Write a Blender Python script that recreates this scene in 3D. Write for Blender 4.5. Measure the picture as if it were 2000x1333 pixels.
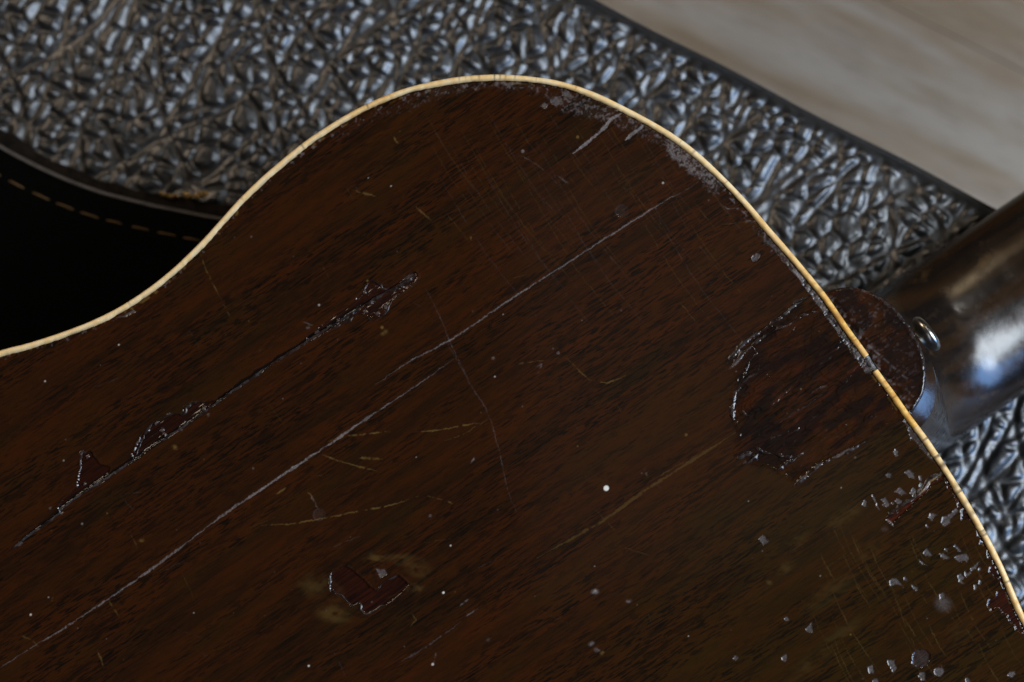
import bpy, math, random
import numpy as np
from mathutils import Vector, kdtree

for o in list(bpy.data.objects):
    bpy.data.objects.remove(o)
SC = bpy.context.scene
COL = SC.collection
R = math.radians

# ------------------------------------------------------------------ camera, light, exposure
ZB = 0.119            # guitar back above the seat leather (m)
DIST = 0.600          # camera to the middle of the back
TILT = R(11.0)        # the camera leans over from the guitar's treble side
F = 6770.0 * DIST     # focal length in photo pixels (photo is 2000 x 1333)
LEAN = Vector((0.574, -0.819, 0.0))
NRM = LEAN * math.sin(TILT) + Vector((0, 0, math.cos(TILT)))
CAMQ = Vector((0, 0, 1)).rotation_difference(NRM)
CAMP = Vector((0, 0, ZB)) + NRM * DIST
CAMR = np.array(CAMQ.to_matrix())
CAMI = CAMR.T
cam = bpy.data.cameras.new('camera')
cam.sensor_width = 36.0
cam.lens = 36.0 * F / 2000.0
cam.clip_start = 0.01
cam.clip_end = 50
cam.dof.use_dof = True
cam.dof.focus_distance = 0.592
cam.dof.aperture_fstop = 12.0
camo = bpy.data.objects.new('camera', cam)
camo.location = CAMP
camo.rotation_euler = CAMQ.to_euler()
COL.objects.link(camo)
SC.camera = camo

w = bpy.data.worlds.new('World')
SC.world = w
w.use_nodes = True
w.node_tree.nodes['Background'].inputs[0].default_value = (0.80, 0.88, 1.0, 1)
w.node_tree.nodes['Background'].inputs[1].default_value = 0.018


def area(name, loc, target, sx, sy, power, color):
    l = bpy.data.lights.new(name, 'AREA')
    l.shape = 'RECTANGLE'
    l.size, l.size_y = sx, sy
    l.energy = power
    l.color = color
    o = bpy.data.objects.new(name, l)
    o.location = loc
    d = Vector(target) - Vector(loc)
    o.rotation_euler = d.to_track_quat('-Z', 'Y').to_euler()
    COL.objects.link(o)
    return o


def bulb(name, loc, rad, power, color):
    l = bpy.data.lights.new(name, 'POINT')
    l.shadow_soft_size = rad
    l.energy = power
    l.color = color
    o = bpy.data.objects.new(name, l)
    o.location = loc
    COL.objects.link(o)
    return o


area('window_light', (1.14, -0.05, 1.04), (0.05, 0, 0.05), 0.6, 0.8, 31, (0.82, 0.91, 1.0))
area('blue_sky', (1.42, -0.30, 0.62), (0.1, 0, 0.03), 0.7, 0.7, 17, (0.22, 0.48, 1.0))
area('room_light', (-1.05, 0.85, 1.05), (0, 0, 0.05), 0.4, 0.35, 6.5, (1.0, 0.80, 0.60))
area('sheen_fill', (0.01, 0.295, 1.92), (0.05, 0, 0.1), 0.45, 0.6, 0.085, (1.0, 0.93, 0.86))  # added soft light, only there to lay a sheen on the back
for q in range(3):                       # row of small warm bulbs
    bulb('lamp_bulb', (0.085 + 0.03 * q, 1.16 + 0.014 * q, 1.29), 0.010, 1.6, (1.0, 0.76, 0.46))
bulb('white_lamp', (0.53, 1.01, 1.357), 0.03, 4.0, (1.0, 0.95, 0.88))
bulb('small_lamp', (1.05, 0.886, 1.173), 0.016, 0.7, (1.0, 0.62, 0.34))

SC.view_settings.view_transform = 'Standard'
SC.view_settings.look = 'None'
SC.view_settings.exposure = 0.0
SC.view_settings.gamma = 1.0
SC.cycles.use_denoising = True
SC.cycles.max_bounces = 6
SC.cycles.sample_clamp_indirect = 5.0

# ------------------------------------------------------------------ helpers
def ray(px, py, z):
    """point of the photograph's pixel (px, py) on height z"""
    a, b = (px - 1000.0) / F, (666.5 - py) / F
    dx, dy, dz = (CAMR[k, 0] * a + CAMR[k, 1] * b - CAMR[k, 2] for k in range(3))
    t = (z - CAMP.z) / dz
    return CAMP.x + dx * t, CAMP.y + dy * t


def to_plane(p):
    """photo pixels to millimetre-like units (6.77 per mm) on the back's plane"""
    p = np.asarray(p, float)
    x, y = ray(p[..., 0], p[..., 1], ZB)
    return np.stack([1000 + x * 6770, 666.5 - y * 6770], -1)


def from_plane(p):
    q = np.stack([(p[..., 0] - 1000) / 6770 - CAMP.x, (666.5 - p[..., 1]) / 6770 - CAMP.y, np.full(p.shape[:-1], ZB - CAMP.z)], -1) @ CAMR
    return np.stack([1000 - F * q[..., 0] / q[..., 2], 666.5 + F * q[..., 1] / q[..., 2]], -1)


def empty(name, loc=(0, 0, 0)):
    o = bpy.data.objects.new(name, None)
    o.location = loc
    COL.objects.link(o)
    return o


def tag(o, label=None, cat=None, group=None, kind=None):
    if label: o['label'] = label
    if cat: o['category'] = cat
    if group: o['group'] = group
    if kind: o['kind'] = kind
    return o


def mesh(name, v, quads=None, faces=None, mat=None, parent=None, smooth=True, attrs=None):
    me = bpy.data.meshes.new(name)
    v = np.asarray(v, dtype=np.float32)
    if quads is not None:
        q = np.asarray(quads, dtype=np.int32)
        me.vertices.add(len(v))
        me.vertices.foreach_set('co', v.ravel())
        me.loops.add(q.size)
        me.loops.foreach_set('vertex_index', q.ravel())
        me.polygons.add(len(q))
        me.polygons.foreach_set('loop_start', np.arange(0, q.size, q.shape[1], dtype=np.int32))
        me.polygons.foreach_set('loop_total', np.full(len(q), q.shape[1], dtype=np.int32))
        me.update(calc_edges=True)
    else:
        me.from_pydata([tuple(p) for p in v], [], [list(f) for f in faces])
        me.update()
    me.polygons.foreach_set('use_smooth', np.full(len(me.polygons), smooth))
    for an, data in (attrs or {}).items():
        a = me.color_attributes.new(an, 'FLOAT_COLOR', 'POINT')
        a.data.foreach_set('color', np.asarray(data, dtype=np.float32).ravel())
    if mat: me.materials.append(mat)
    o = bpy.data.objects.new(name, me)
    COL.objects.link(o)
    if parent is not None:
        o.parent = parent
    return o


def _hash(ix, iy, seed):
    h = (ix.astype(np.int64) * 374761393 + iy.astype(np.int64) * 668265263 + seed * 2147483647 // 7) & 0xFFFFFFFF
    h = ((h ^ (h >> 13)) * 1274126177) & 0xFFFFFFFF
    h = ((h ^ (h >> 16)) * 2246822519) & 0xFFFFFFFF
    h = h ^ (h >> 15)
    return (h & 0xFFFFFF) / float(0xFFFFFF)


def vn(x, y, seed=1):
    ix, iy = np.floor(x), np.floor(y)
    fx, fy = x - ix, y - iy
    fx = fx * fx * (3 - 2 * fx); fy = fy * fy * (3 - 2 * fy)
    a = _hash(ix, iy, seed); b = _hash(ix + 1, iy, seed)
    c = _hash(ix, iy + 1, seed); d = _hash(ix + 1, iy + 1, seed)
    return (a + (b - a) * fx) * (1 - fy) + (c + (d - c) * fx) * fy


def fbm(x, y, seed=1, oct=3):
    s, a, t = 0, 1.0, 0
    for i in range(oct):
        s = s + a * vn(x * 2 ** i + 17.3 * i, y * 2 ** i - 9.1 * i, seed + i * 31)
        t += a; a *= 0.5
    return s / t


def sstep(a, b, x):
    t = np.clip((x - a) / (b - a), 0, 1)
    return t * t * (3 - 2 * t)


# ---- shader helpers
class NT:
    def __init__(s, name):
        s.m = bpy.data.materials.new(name)
        s.m.use_nodes = True
        s.t = s.m.node_tree
        s.b = s.t.nodes['Principled BSDF']

    def n(s, typ, **kw):
        nd = s.t.nodes.new(typ)
        for k, v in kw.items():
            setattr(nd, k, v)
        return nd

    def put(s, sock, v):
        if hasattr(v, 'node'):
            s.t.links.new(v, sock)
        elif isinstance(v, tuple) and len(v) == 3 and sock.type == 'RGBA':
            sock.default_value = (*v, 1)
        else:
            sock.default_value = v

    def math(s, op, a, b=0.0, c=0.0, clamp=False):
        nd = s.n('ShaderNodeMath', operation=op, use_clamp=clamp)
        s.put(nd.inputs[0], a); s.put(nd.inputs[1], b); s.put(nd.inputs[2], c)
        return nd.outputs[0]

    def mix(s, f, a, b, blend='MIX'):
        nd = s.n('ShaderNodeMix', data_type='RGBA', blend_type=blend)
        s.put(nd.inputs[0], f); s.put(nd.inputs[6], a); s.put(nd.inputs[7], b)
        return nd.outputs[2]

    def ramp(s, f, lo, hi, a=0.0, b=1.0):
        nd = s.n('ShaderNodeMapRange', interpolation_type='SMOOTHSTEP')
        s.put(nd.inputs[0], f)
        for i, v in enumerate((lo, hi, a, b)):
            s.put(nd.inputs[i + 1], v)
        return nd.outputs[0]

    def noise(s, vec, scale, detail=3, rough=0.55, dist=0.0, w=None):
        nd = s.n('ShaderNodeTexNoise')
        s.put(nd.inputs['Vector'], vec)
        nd.inputs['Scale'].default_value = scale
        nd.inputs['Detail'].default_value = detail
        nd.inputs['Roughness'].default_value = rough
        nd.inputs['Distortion'].default_value = dist
        return nd.outputs[0]

    def coords(s, rot=0.0, scale=(1, 1, 1), loc=(0, 0, 0)):
        tc = s.n('ShaderNodeTexCoord')
        mp = s.n('ShaderNodeMapping', vector_type='TEXTURE')   # inverse: rotate the axes
        mp.inputs['Rotation'].default_value = (0, 0, rot)
        s.t.links.new(tc.outputs['Object'], mp.inputs['Vector'])
        m2 = s.n('ShaderNodeMapping')
        m2.inputs['Scale'].default_value = scale
        m2.inputs['Location'].default_value = loc
        s.t.links.new(mp.outputs[0], m2.inputs['Vector'])
        return m2.outputs[0]

    def attr(s, name):
        a = s.n('ShaderNodeAttribute', attribute_name=name)
        sp = s.n('ShaderNodeSeparateColor')
        s.t.links.new(a.outputs['Color'], sp.inputs[0])
        return sp.outputs[0], sp.outputs[1], sp.outputs[2], a.outputs['Alpha']

    def bump(s, h, strength=0.3, dist=0.0003):
        nd = s.n('ShaderNodeBump')
        nd.inputs['Strength'].default_value = strength
        nd.inputs['Distance'].default_value = dist
        s.put(nd.inputs['Height'], h)
        s.t.links.new(nd.outputs[0], s.b.inputs['Normal'])

    def set(s, **kw):
        for k, v in kw.items():
            s.put(s.b.inputs[k.replace('_', ' ')], v)
        return s.m


GA = R(35)      # guitar axis above the horizontal


def mat_back():
    s = NT('stained_mahogany')
    wide = s.coords(GA + 0.02, (6, 52, 1))
    mid = s.coords(GA, (26, 330, 1))
    pore = s.coords(GA - 0.05, (210, 1500, 1), (3.1, 7.7, 0))
    fine = s.coords(GA, (45, 2600, 1))
    band = s.ramp(s.noise(wide, 1.0, 4, 0.6, 0.4), 0.34, 0.66)
    streak = s.ramp(s.noise(mid, 1.0, 4, 0.6), 0.36, 0.66)
    pr = s.noise(pore, 1.0, 3, 0.6)
    p2 = s.noise(s.coords(GA, (70, 760, 1), (1.7, 5.1, 0)), 1.0, 3, 0.6)
    fn = s.noise(fine, 1.0, 2, 0.5)
    col = s.mix(band, (0.0105, 0.0050, 0.0021), (0.0270, 0.0080, 0.0020))
    col = s.mix(s.math('MULTIPLY', streak, 0.75), col, (0.0380, 0.0090, 0.0020))
    dark = s.math('MULTIPLY', s.math('MAXIMUM', s.ramp(pr, 0.49, 0.58), s.math('MULTIPLY', s.ramp(p2, 0.52, 0.62), 0.8)), s.ramp(s.noise(wide, 2.3, 4, 0.65), 0.38, 0.60, 0.25, 1.0))
    col = s.mix(s.math('MULTIPLY', dark, 0.95), col, (0.0030, 0.0027, 0.0020))
    col = s.mix(s.ramp(fn, 0.35, 0.7, 0.0, 0.5), col, (0.025, 0.0082, 0.0024))
    bare, grey, gold, white = s.attr('wear_glint')
    olive, red, dk, rough = s.attr('stain')
    col = s.mix(s.math('MULTIPLY', olive, 0.75), col, s.mix(dark, (0.0215, 0.0115, 0.0025), (0.0070, 0.0050, 0.0022)))
    barec = s.mix(s.ramp(fn, 0.35, 0.65), (0.0185, 0.0044, 0.0023), (0.0045, 0.0024, 0.0018))
    col = s.mix(bare, col, barec)
    col = s.mix(red, col, (0.085, 0.0150, 0.0040))
    col = s.mix(gold, col, (0.210, 0.125, 0.032))
    sp = s.noise(s.coords(0, (1, 1, 1)), 2300, 2, 0.6)
    col = s.mix(s.math('MULTIPLY', grey, s.ramp(sp, 0.3, 0.65, 0.45, 1.0)), col, (0.178, 0.152, 0.142))
    col = s.mix(dk, col, (0.0035, 0.0030, 0.0028))
    col = s.mix(white, col, (0.75, 0.70, 0.60))
    ro = s.math('ADD', 0.11, s.math('MULTIPLY', rough, 0.48))
    s.bump(s.math('ADD', s.math('MULTIPLY', pr, 0.6), s.math('MULTIPLY', sp, s.math('ADD', 0.15, s.math('MULTIPLY', rough, 1.6)))), 0.09, 0.00012)
    return s.set(Base_Color=col, Roughness=ro, Specular_IOR_Level=0.36)


def mat_binding():
    s = NT('aged_cream_binding')
    amber, dirt, shine, _ = s.attr('tint')
    c = s.coords(0, (1, 1, 1))
    n = s.noise(c, 420, 4, 0.6)
    col = s.mix(s.math('MULTIPLY', s.ramp(n, 0.38, 0.68), 0.6), (0.78, 0.57, 0.30), (0.70, 0.42, 0.13))
    col = s.mix(amber, col, s.mix(s.ramp(n, 0.4, 0.65), (0.72, 0.40, 0.085), (0.55, 0.24, 0.035)))
    col = s.mix(dirt, col, (0.055, 0.035, 0.025))
    s.bump(n, 0.15, 0.0002)
    return s.set(Base_Color=col, Roughness=0.34, Specular_IOR_Level=0.4)


def mat_simple(name, col, rough, spec=0.5, metal=0.0, col2=None, scale=30, stretch=(1, 1, 1), rot=0.0, bump=0.0, coat=0.0):
    s = NT(name)
    if col2:
        n = s.noise(s.coords(rot, stretch), scale, 4, 0.6)
        c = s.mix(s.ramp(n, 0.35, 0.65), col, col2)
        if bump: s.bump(n, bump, 0.0004)
    else:
        c = col
    s.set(Base_Color=c, Roughness=rough, Specular_IOR_Level=spec, Metallic=metal)
    if coat:
        s.set(Coat_Weight=coat, Coat_Roughness=0.12)
    return s.m


def mat_neck():
    s = NT('dark_lacquered_neck')
    c = s.coords(GA, (14, 170, 60))
    n = s.noise(c, 1.0, 4, 0.6)
    m = s.noise(s.coords(0, (1, 1, 1)), 130, 4, 0.65)
    col = s.mix(s.ramp(n, 0.35, 0.68), (0.0070, 0.0048, 0.0035), (0.0240, 0.0110, 0.0040))
    col = s.mix(s.math('MULTIPLY', s.ramp(m, 0.60, 0.72), 0.6), col, (0.070, 0.036, 0.011))
    s.bump(m, 0.16, 0.0005)
    return s.set(Base_Color=col, Roughness=s.ramp(m, 0.3, 0.7, 0.17, 0.30), Specular_IOR_Level=0.48)


def mat_leather():
    s = NT('pebbled_black_leather')
    c = s.coords(0, (1, 1, 1))
    n = s.noise(c, 900, 3, 0.6)
    m = s.noise(c, 60, 3, 0.6)
    col = s.mix(s.ramp(m, 0.35, 0.65), (0.006, 0.006, 0.006), (0.012, 0.0115, 0.011))
    s.bump(n, 0.25, 0.0003)
    return s.set(Base_Color=col, Roughness=s.ramp(n, 0.3, 0.7, 0.36, 0.47), Specular_IOR_Level=0.85, Coat_Weight=0.06, Coat_Roughness=0.3)


def mat_floor():
    s = NT('weathered_oak')
    rot = R(-27.5)
    oi = s.n('ShaderNodeObjectInfo')
    off = s.n('ShaderNodeVectorMath', operation='ADD')
    s.t.links.new(s.coords(rot, (5, 38, 1)), off.inputs[0])
    mul = s.n('ShaderNodeVectorMath', operation='SCALE')
    s.t.links.new(oi.outputs['Location'], mul.inputs[0])
    mul.inputs['Scale'].default_value = 3.7
    s.t.links.new(mul.outputs[0], off.inputs[1])
    v = off.outputs[0]
    a = s.noise(v, 1.0, 4, 0.6, 0.12)
    b = s.noise(v, 2.6, 4, 0.6, 0.1)
    g = s.noise(s.coords(rot, (60, 700, 1)), 1.0, 3, 0.6)
    col = s.mix(s.ramp(a, 0.36, 0.64), (0.198, 0.140, 0.084), (0.272, 0.230, 0.178))
    col = s.mix(s.math('MULTIPLY', s.ramp(b, 0.5, 0.7), 0.5), col, (0.155, 0.100, 0.052))
    col = s.mix(s.math('MULTIPLY', s.ramp(g, 0.5, 0.7), 0.4), col, (0.12, 0.09, 0.065))
    # knots
    vo = s.n('ShaderNodeTexVoronoi')
    s.put(vo.inputs['Vector'], s.coords(rot, (2.6, 6.0, 1), (0.31, 0.12, 0)))
    vo.inputs['Scale'].default_value = 1.0
    col = s.mix(s.ramp(vo.outputs[0], 0.075, 0.02), col, (0.055, 0.050, 0.050))
    s.bump(g, 0.2, 0.0005)
    return s.set(Base_Color=col, Roughness=0.55, Specular_IOR_Level=0.3)


M_BACK = mat_back()
M_BIND = mat_binding()
M_NECK = mat_neck()
M_LEATHER = mat_leather()
M_FLOOR = mat_floor()
M_SIDE = mat_simple('dark_side_lacquer', (0.012, 0.006, 0.003), 0.25, 0.5, 0, (0.022, 0.009, 0.003), 1.0, (20, 20, 500))
M_TOP = mat_simple('aged_spruce', (0.30, 0.16, 0.05), 0.3, 0.5, 0, (0.22, 0.10, 0.03), 1.0, (10, 300, 1), GA)
M_EBONY = mat_simple('rosewood_fretboard', (0.010, 0.006, 0.004), 0.4, 0.4, 0, (0.030, 0.014, 0.007), 1.0, (20, 260, 200), GA)
M_NICKEL = mat_simple('worn_nickel', (0.42, 0.40, 0.36), 0.28, 0.5, 1.0, (0.30, 0.28, 0.24), 600)
M_STRAP = mat_simple('smooth_black_leather', (0.0009, 0.0009, 0.0009), 0.6, 0.02, 0, (0.0012, 0.0016, 0.0015), 260, bump=0.15)
M_STRAPEDGE = mat_simple('burnished_edge', (0.075, 0.068, 0.062), 0.45, 0.4, 0, (0.12, 0.105, 0.095), 300)
M_SHADE_SUEDE = mat_simple('shaded_suede', (0.0035, 0.0028, 0.0022), 0.9, 0.1, 0, (0.012, 0.008, 0.005), 240, bump=0.4)  # near-black, carries the shade of the gap beside the strap
M_THREAD = mat_simple('tan_thread', (0.15, 0.088, 0.036), 0.7, 0.2, 0, (0.09, 0.052, 0.021), 2500, bump=0.4)
M_FRAY = mat_simple('raw_yellow_leather', (0.62, 0.38, 0.11), 0.8, 0.2, 0, (0.26, 0.13, 0.04), 900, bump=0.4)
M_WELT = mat_simple('black_leather_welt', (0.010, 0.0095, 0.0095), 0.55, 0.3, 0, (0.016, 0.015, 0.015), 400, bump=0.3)

# ------------------------------------------------------------------ guitar outline (traced, then mirrored)
O = np.array([1700.0, 712.0])
OP = to_plane(O)
AX = np.array([-math.cos(GA), math.sin(GA)])      # into the body, photo px (y down)
NX = np.array([-math.sin(GA), -math.cos(GA)])     # towards the upper left
UP = np.array([(1715, 722), (1696, 692), (1659, 641), (1613.7, 575.6), (1570, 522), (1536, 481.8), (1502.5, 443.5), (1469, 404), (1435, 367),
    (1401, 333), (1367.5, 301.8), (1333.8, 275), (1305, 255.5), (1260, 229.5), (1215, 206), (1170, 184.5), (1125, 167.6),
    (1080, 156), (1024, 148.5), (979, 145.8), (945, 146.3), (900, 149.8), (832.5, 162), (776, 177.8), (715.5, 203.6),
    (675, 225), (619, 260), (596, 275.8), (546, 316), (507, 350), (468, 388), (433, 427), (390, 474), (331.6, 529.7), (273, 574.6),
    (218.5, 607.7), (164, 633), (105, 654.7), (50, 672), (0, 685)], float)
LO = np.array([(1749, 769), (1783, 817), (1813, 857), (1843.5, 903), (1873.5, 950), (1904, 1001), (1934, 1055),
    (1958, 1103), (1979, 1151), (1998.5, 1196)], float)


def st(p):
    p = to_plane(p) - OP
    return np.stack([p @ AX, p @ NX], -1)


def px_of(q):
    q = np.asarray(q, float)
    return from_plane(OP + q[..., :1] * AX + q[..., 1:2] * NX)


up_st = st(UP)
rest = np.array([(1600, 1074), (1900, 1228), (2200, 1345), (2450, 1378), (2750, 1335), (3050, 1190), (3280, 900), (3430, 500), (3480, 0)], float)
upper = np.vstack([up_st, rest])
lo_st = st(LO)
mir = upper[(upper[:, 0] > 60) & (upper[:, 1] > 640)]
mir = mir[::-1] * np.array([1, -1.0])
low_rest = upper[::-1][1:]
low_rest = low_rest[(low_rest[:, 1] > 645) | (low_rest[:, 0] > 3000)] * np.array([1, -1.0])
ctrl = np.vstack([upper, low_rest, lo_st[::-1]])     # closed loop in (s, t)


def closed_spline(P, step):
    n = len(P); out = []
    for i in range(n):
        p0, p1, p2, p3 = P[i - 1], P[i], P[(i + 1) % n], P[(i + 2) % n]
        d1 = max(np.linalg.norm(p1 - p0), 1e-6) ** .5; d2 = max(np.linalg.norm(p2 - p1), 1e-6) ** .5
        d3 = max(np.linalg.norm(p3 - p2), 1e-6) ** .5
        m1 = (p2 - p1) - (p2 - p0) * d2 / (d1 + d2) * 1.0 + (p1 - p0) * d2 / d1 * 1.0 - 0
        m1 = d2 * ((p1 - p0) / d1 - (p2 - p0) / (d1 + d2) + (p2 - p1) / d2)
        m2 = d2 * ((p2 - p1) / d2 - (p3 - p1) / (d2 + d3) + (p3 - p2) / d3)
        k = max(2, int(np.linalg.norm(p2 - p1) / step))
        t = np.arange(k)[:, None] / k
        out.append((2 * t ** 3 - 3 * t ** 2 + 1) * p1 + (t ** 3 - 2 * t ** 2 + t) * m1 + (-2 * t ** 3 + 3 * t ** 2) * p2 + (t ** 3 - t ** 2) * m2)
    return np.vstack(out)


def open_spline(P, step):
    P = np.asarray(P, float)
    Q = np.vstack([2 * P[0] - P[1], P, 2 * P[-1] - P[-2]])
    out = []
    for i in range(1, len(Q) - 2):
        p0, p1, p2, p3 = Q[i - 1:i + 3]
        k = max(1, int(np.linalg.norm(p2 - p1) / step))
        t = np.arange(k)[:, None] / k
        out.append(0.5 * (2 * p1 + (p2 - p0) * t + (2 * p0 - 5 * p1 + 4 * p2 - p3) * t ** 2 + (3 * p1 - p0 - 3 * p2 + p3) * t ** 3))
    out.append(P[-1:])
    return np.vstack(out)


out_st = closed_spline(ctrl, 1.0)
sm = np.ones(9) / 9                                    # light smoothing of the trace
pad = np.vstack([out_st[-4:], out_st, out_st[:4]])
out_st = np.stack([np.convolve(pad[:, k], sm, 'valid') for k in (0, 1)], -1)
OUT = px_of(out_st)                                    # ~1 px spacing, photo pixels
seg = np.linalg.norm(np.roll(OUT, -1, 0) - OUT, axis=1)
arc = np.concatenate([[0], np.cumsum(seg)])[:-1]
TAN = np.roll(OUT, -3, 0) - np.roll(OUT, 3, 0)
TAN /= np.linalg.norm(TAN, axis=1)[:, None]
INW = np.stack([TAN[:, 1], -TAN[:, 0]], -1)
if ((OUT[500] + INW[500] * 20 - px_of(np.array([[1700.0, 0]]))[0]) ** 2).sum() > ((OUT[500] - INW[500] * 20 - px_of(np.array([[1700.0, 0]]))[0]) ** 2).sum():
    INW = -INW


def dome(px, py):
    t = ((px - O[0]) * NX[0] + (py - O[1]) * NX[1]) / 6770.0
    return ZB - t * t / 9.0


def in_poly(px, py, poly):
    ins = np.zeros(px.shape, bool)
    n = len(poly)
    for i in range(n):
        x1, y1 = poly[i]; x2, y2 = poly[(i + 1) % n]
        if y1 == y2: continue
        c = ((y1 > py) != (y2 > py)) & (px < (x2 - x1) * (py - y1) / (y2 - y1) + x1)
        ins ^= c
    return ins


# ------------------------------------------------------------------ back panel: grid in photo pixels
STEP = 1.45
gx = np.concatenate([np.arange(-1750, -24, 30), np.arange(-24, 2024, STEP), np.arange(2024, 2160, 30)])
gy = np.concatenate([np.arange(100, 134, 17), np.arange(134, 1350, STEP), np.arange(1350, 3300, 30)])
GX, GY = np.meshgrid(gx, gy)
SH = GX.shape
i0 = int(np.searchsorted(gx, -24)); i1 = int(np.searchsorted(gx, 2024)); j0 = int(np.searchsorted(gy, 134)); j1 = int(np.searchsorted(gy, 1350))
inset = OUT + INW * 6.0
ins = np.zeros(SH, bool)
a, b = inset, np.roll(inset, -1, 0)
for r in range(SH[0]):
    y = gy[r]
    m = (a[:, 1] > y) != (b[:, 1] > y)
    xs = np.sort(a[m, 0] + (y - a[m, 1]) * (b[m, 0] - a[m, 0]) / (b[m, 1] - a[m, 1]))
    for k in range(0, len(xs) - 1, 2):
        ins[r, np.searchsorted(gx, xs[k]):np.searchsorted(gx, xs[k + 1])] = True
cell = ins[:-1, :-1] | ins[1:, :-1] | ins[:-1, 1:] | ins[1:, 1:]
used = np.zeros(SH, bool)
used[:-1, :-1] |= cell; used[1:, :-1] |= cell; used[:-1, 1:] |= cell; used[1:, 1:] |= cell
kd = kdtree.KDTree(len(inset))
for i, p in enumerate(inset): kd.insert((p[0], p[1], 0), i)
kd.balance()
PX, PY = GX.copy(), GY.copy()
for r, c in np.argwhere(used & ~ins):
    co, idx, d = kd.find((GX[r, c], GY[r, c], 0))
    PX[r, c], PY[r, c] = co[0], co[1]
# distance to the binding's outer edge inside the fine area, where it is small
EDGE = np.full(SH, 999.0); ARC = np.zeros(SH)
er = ins.copy()
for _ in range(30):
    er[1:-1, 1:-1] = er[1:-1, 1:-1] & er[:-2, 1:-1] & er[2:, 1:-1] & er[1:-1, :-2] & er[1:-1, 2:]
band = used & ~er
band[:, :i0] = False; band[j1:, :] = False
for r, c in np.argwhere(band):
    co, idx, d = kd.find((PX[r, c], PY[r, c], 0))
    EDGE[r, c] = d + 6.0; ARC[r, c] = arc[idx]

H = np.zeros(SH)                      # relief, mm
BARE = np.zeros(SH); GREY = np.zeros(SH); GOLD = np.zeros(SH); WHITE = np.zeros(SH)
OLIVE = np.zeros(SH); RED = np.zeros(SH); DK = np.zeros(SH); RO = np.zeros(SH)
ID = np.zeros(SH, np.int32)
PARTS = {}                            # id -> name
WX = PX + 5.0 * (fbm(PX / 11, PY / 11, 5) - 0.5) + 3.0 * (vn(PX / 3.2, PY / 3.2, 6) - 0.5)
WY = PY + 5.0 * (fbm(PX / 11, PY / 11, 8) - 0.5) + 3.0 * (vn(PX / 3.2, PY / 3.2, 9) - 0.5)
S_ = (PX - O[0]) * AX[0] + (PY - O[1]) * AX[1]
T_ = (PX - O[0]) * NX[0] + (PY - O[1]) * NX[1]
FIB = fbm(S_ / 26, T_ / 2.8, 44, 3)   # fibres along the grain
GRIT = vn(PX / 2.6, PY / 2.6, 71)
GRIT2 = fbm(PX / 6.0, PY / 6.0, 72, 3)


def window(x0, y0, x1, y1, m=14):
    c0, c1 = np.searchsorted(gx, [x0 - m, x1 + m]); r0, r1 = np.searchsorted(gy, [y0 - m, y1 + m])
    return slice(max(r0, 0), r1), slice(max(c0, 0), c1)


def seg_dist(x, y, pts):
    best = np.full(x.shape, 1e9); along = np.zeros(x.shape); side = np.zeros(x.shape); L = 0
    for i in range(len(pts) - 1):
        ax, ay = pts[i]; bx, by = pts[i + 1]
        dx, dy = bx - ax, by - ay
        l2 = dx * dx + dy * dy + 1e-9
        t = np.clip(((x - ax) * dx + (y - ay) * dy) / l2, 0, 1)
        d = np.hypot(x - ax - t * dx, y - ay - t * dy)
        m = d < best
        best = np.where(m, d, best)
        along = np.where(m, L + t * math.sqrt(l2), along)
        side = np.where(m, np.sign((x - ax) * dy - (y - ay) * dx), side)
        L += math.sqrt(l2)
    return best, along, side, L


def new_part(name):
    k = len(PARTS) + 1
    PARTS[k] = name
    return k


def chip(poly, depth=0.22, bare=0.9, grey=0.0, warp=0.7, lip=0.0, name='lacquer_chip', red=0.0, soft=1.7, fibre=0.10, gold=0.0, dk=0.0):
    poly = np.asarray(poly, float)
    w = window(poly[:, 0].min(), poly[:, 1].min(), poly[:, 0].max(), poly[:, 1].max())
    x = PX[w] + (WX[w] - PX[w]) * warp; y = PY[w] + (WY[w] - PY[w]) * warp
    d = seg_dist(x, y, np.vstack([poly, poly[:1]]))[0]
    sd = np.where(in_poly(x, y, poly), d, -d)
    m = sstep(-soft, soft, sd)
    H[w] = H[w] * (1 - m) + (-depth + fibre * (FIB[w] - 0.5) * 2) * m
    if lip: H[w] += lip * np.exp(-((sd + 2.2) / 1.8) ** 2) * (GRIT2[w] * 1.6)
    BARE[w] = np.maximum(BARE[w] * (1 - m), m * bare)
    GREY[w] = GREY[w] * (1 - m) + m * grey * (0.55 + 0.7 * GRIT2[w])
    RED[w] = np.maximum(RED[w] * (1 - m), m * red * np.clip(FIB[w] * 2.4 - 0.7, 0, 1))
    GOLD[w] = GOLD[w] * (1 - m) + gold * m
    DK[w] = np.maximum(DK[w] * (1 - m), m * dk)
    RO[w] = np.maximum(RO[w], m * (0.12 + 1.5 * min(grey, .5)))
    if name:
        k = new_part(name)
        ID[w] = np.where(m > 0.5, k, ID[w])


def blob(cx, cy, rx, ry, rot=0.0, **kw):
    n = 11
    rng = random.Random(int(cx * 13 + cy * 7))
    ph = rng.random() * 6.28
    pts = []
    for i in range(n):
        a = ph + i * 2 * math.pi / n
        k = 0.80 + 0.42 * rng.random()
        u, v = rx * k * math.cos(a), ry * k * math.sin(a)
        pts.append((cx + u * math.cos(rot) - v * math.sin(rot), cy + u * math.sin(rot) + v * math.cos(rot)))
    chip(pts, **kw)


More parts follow.
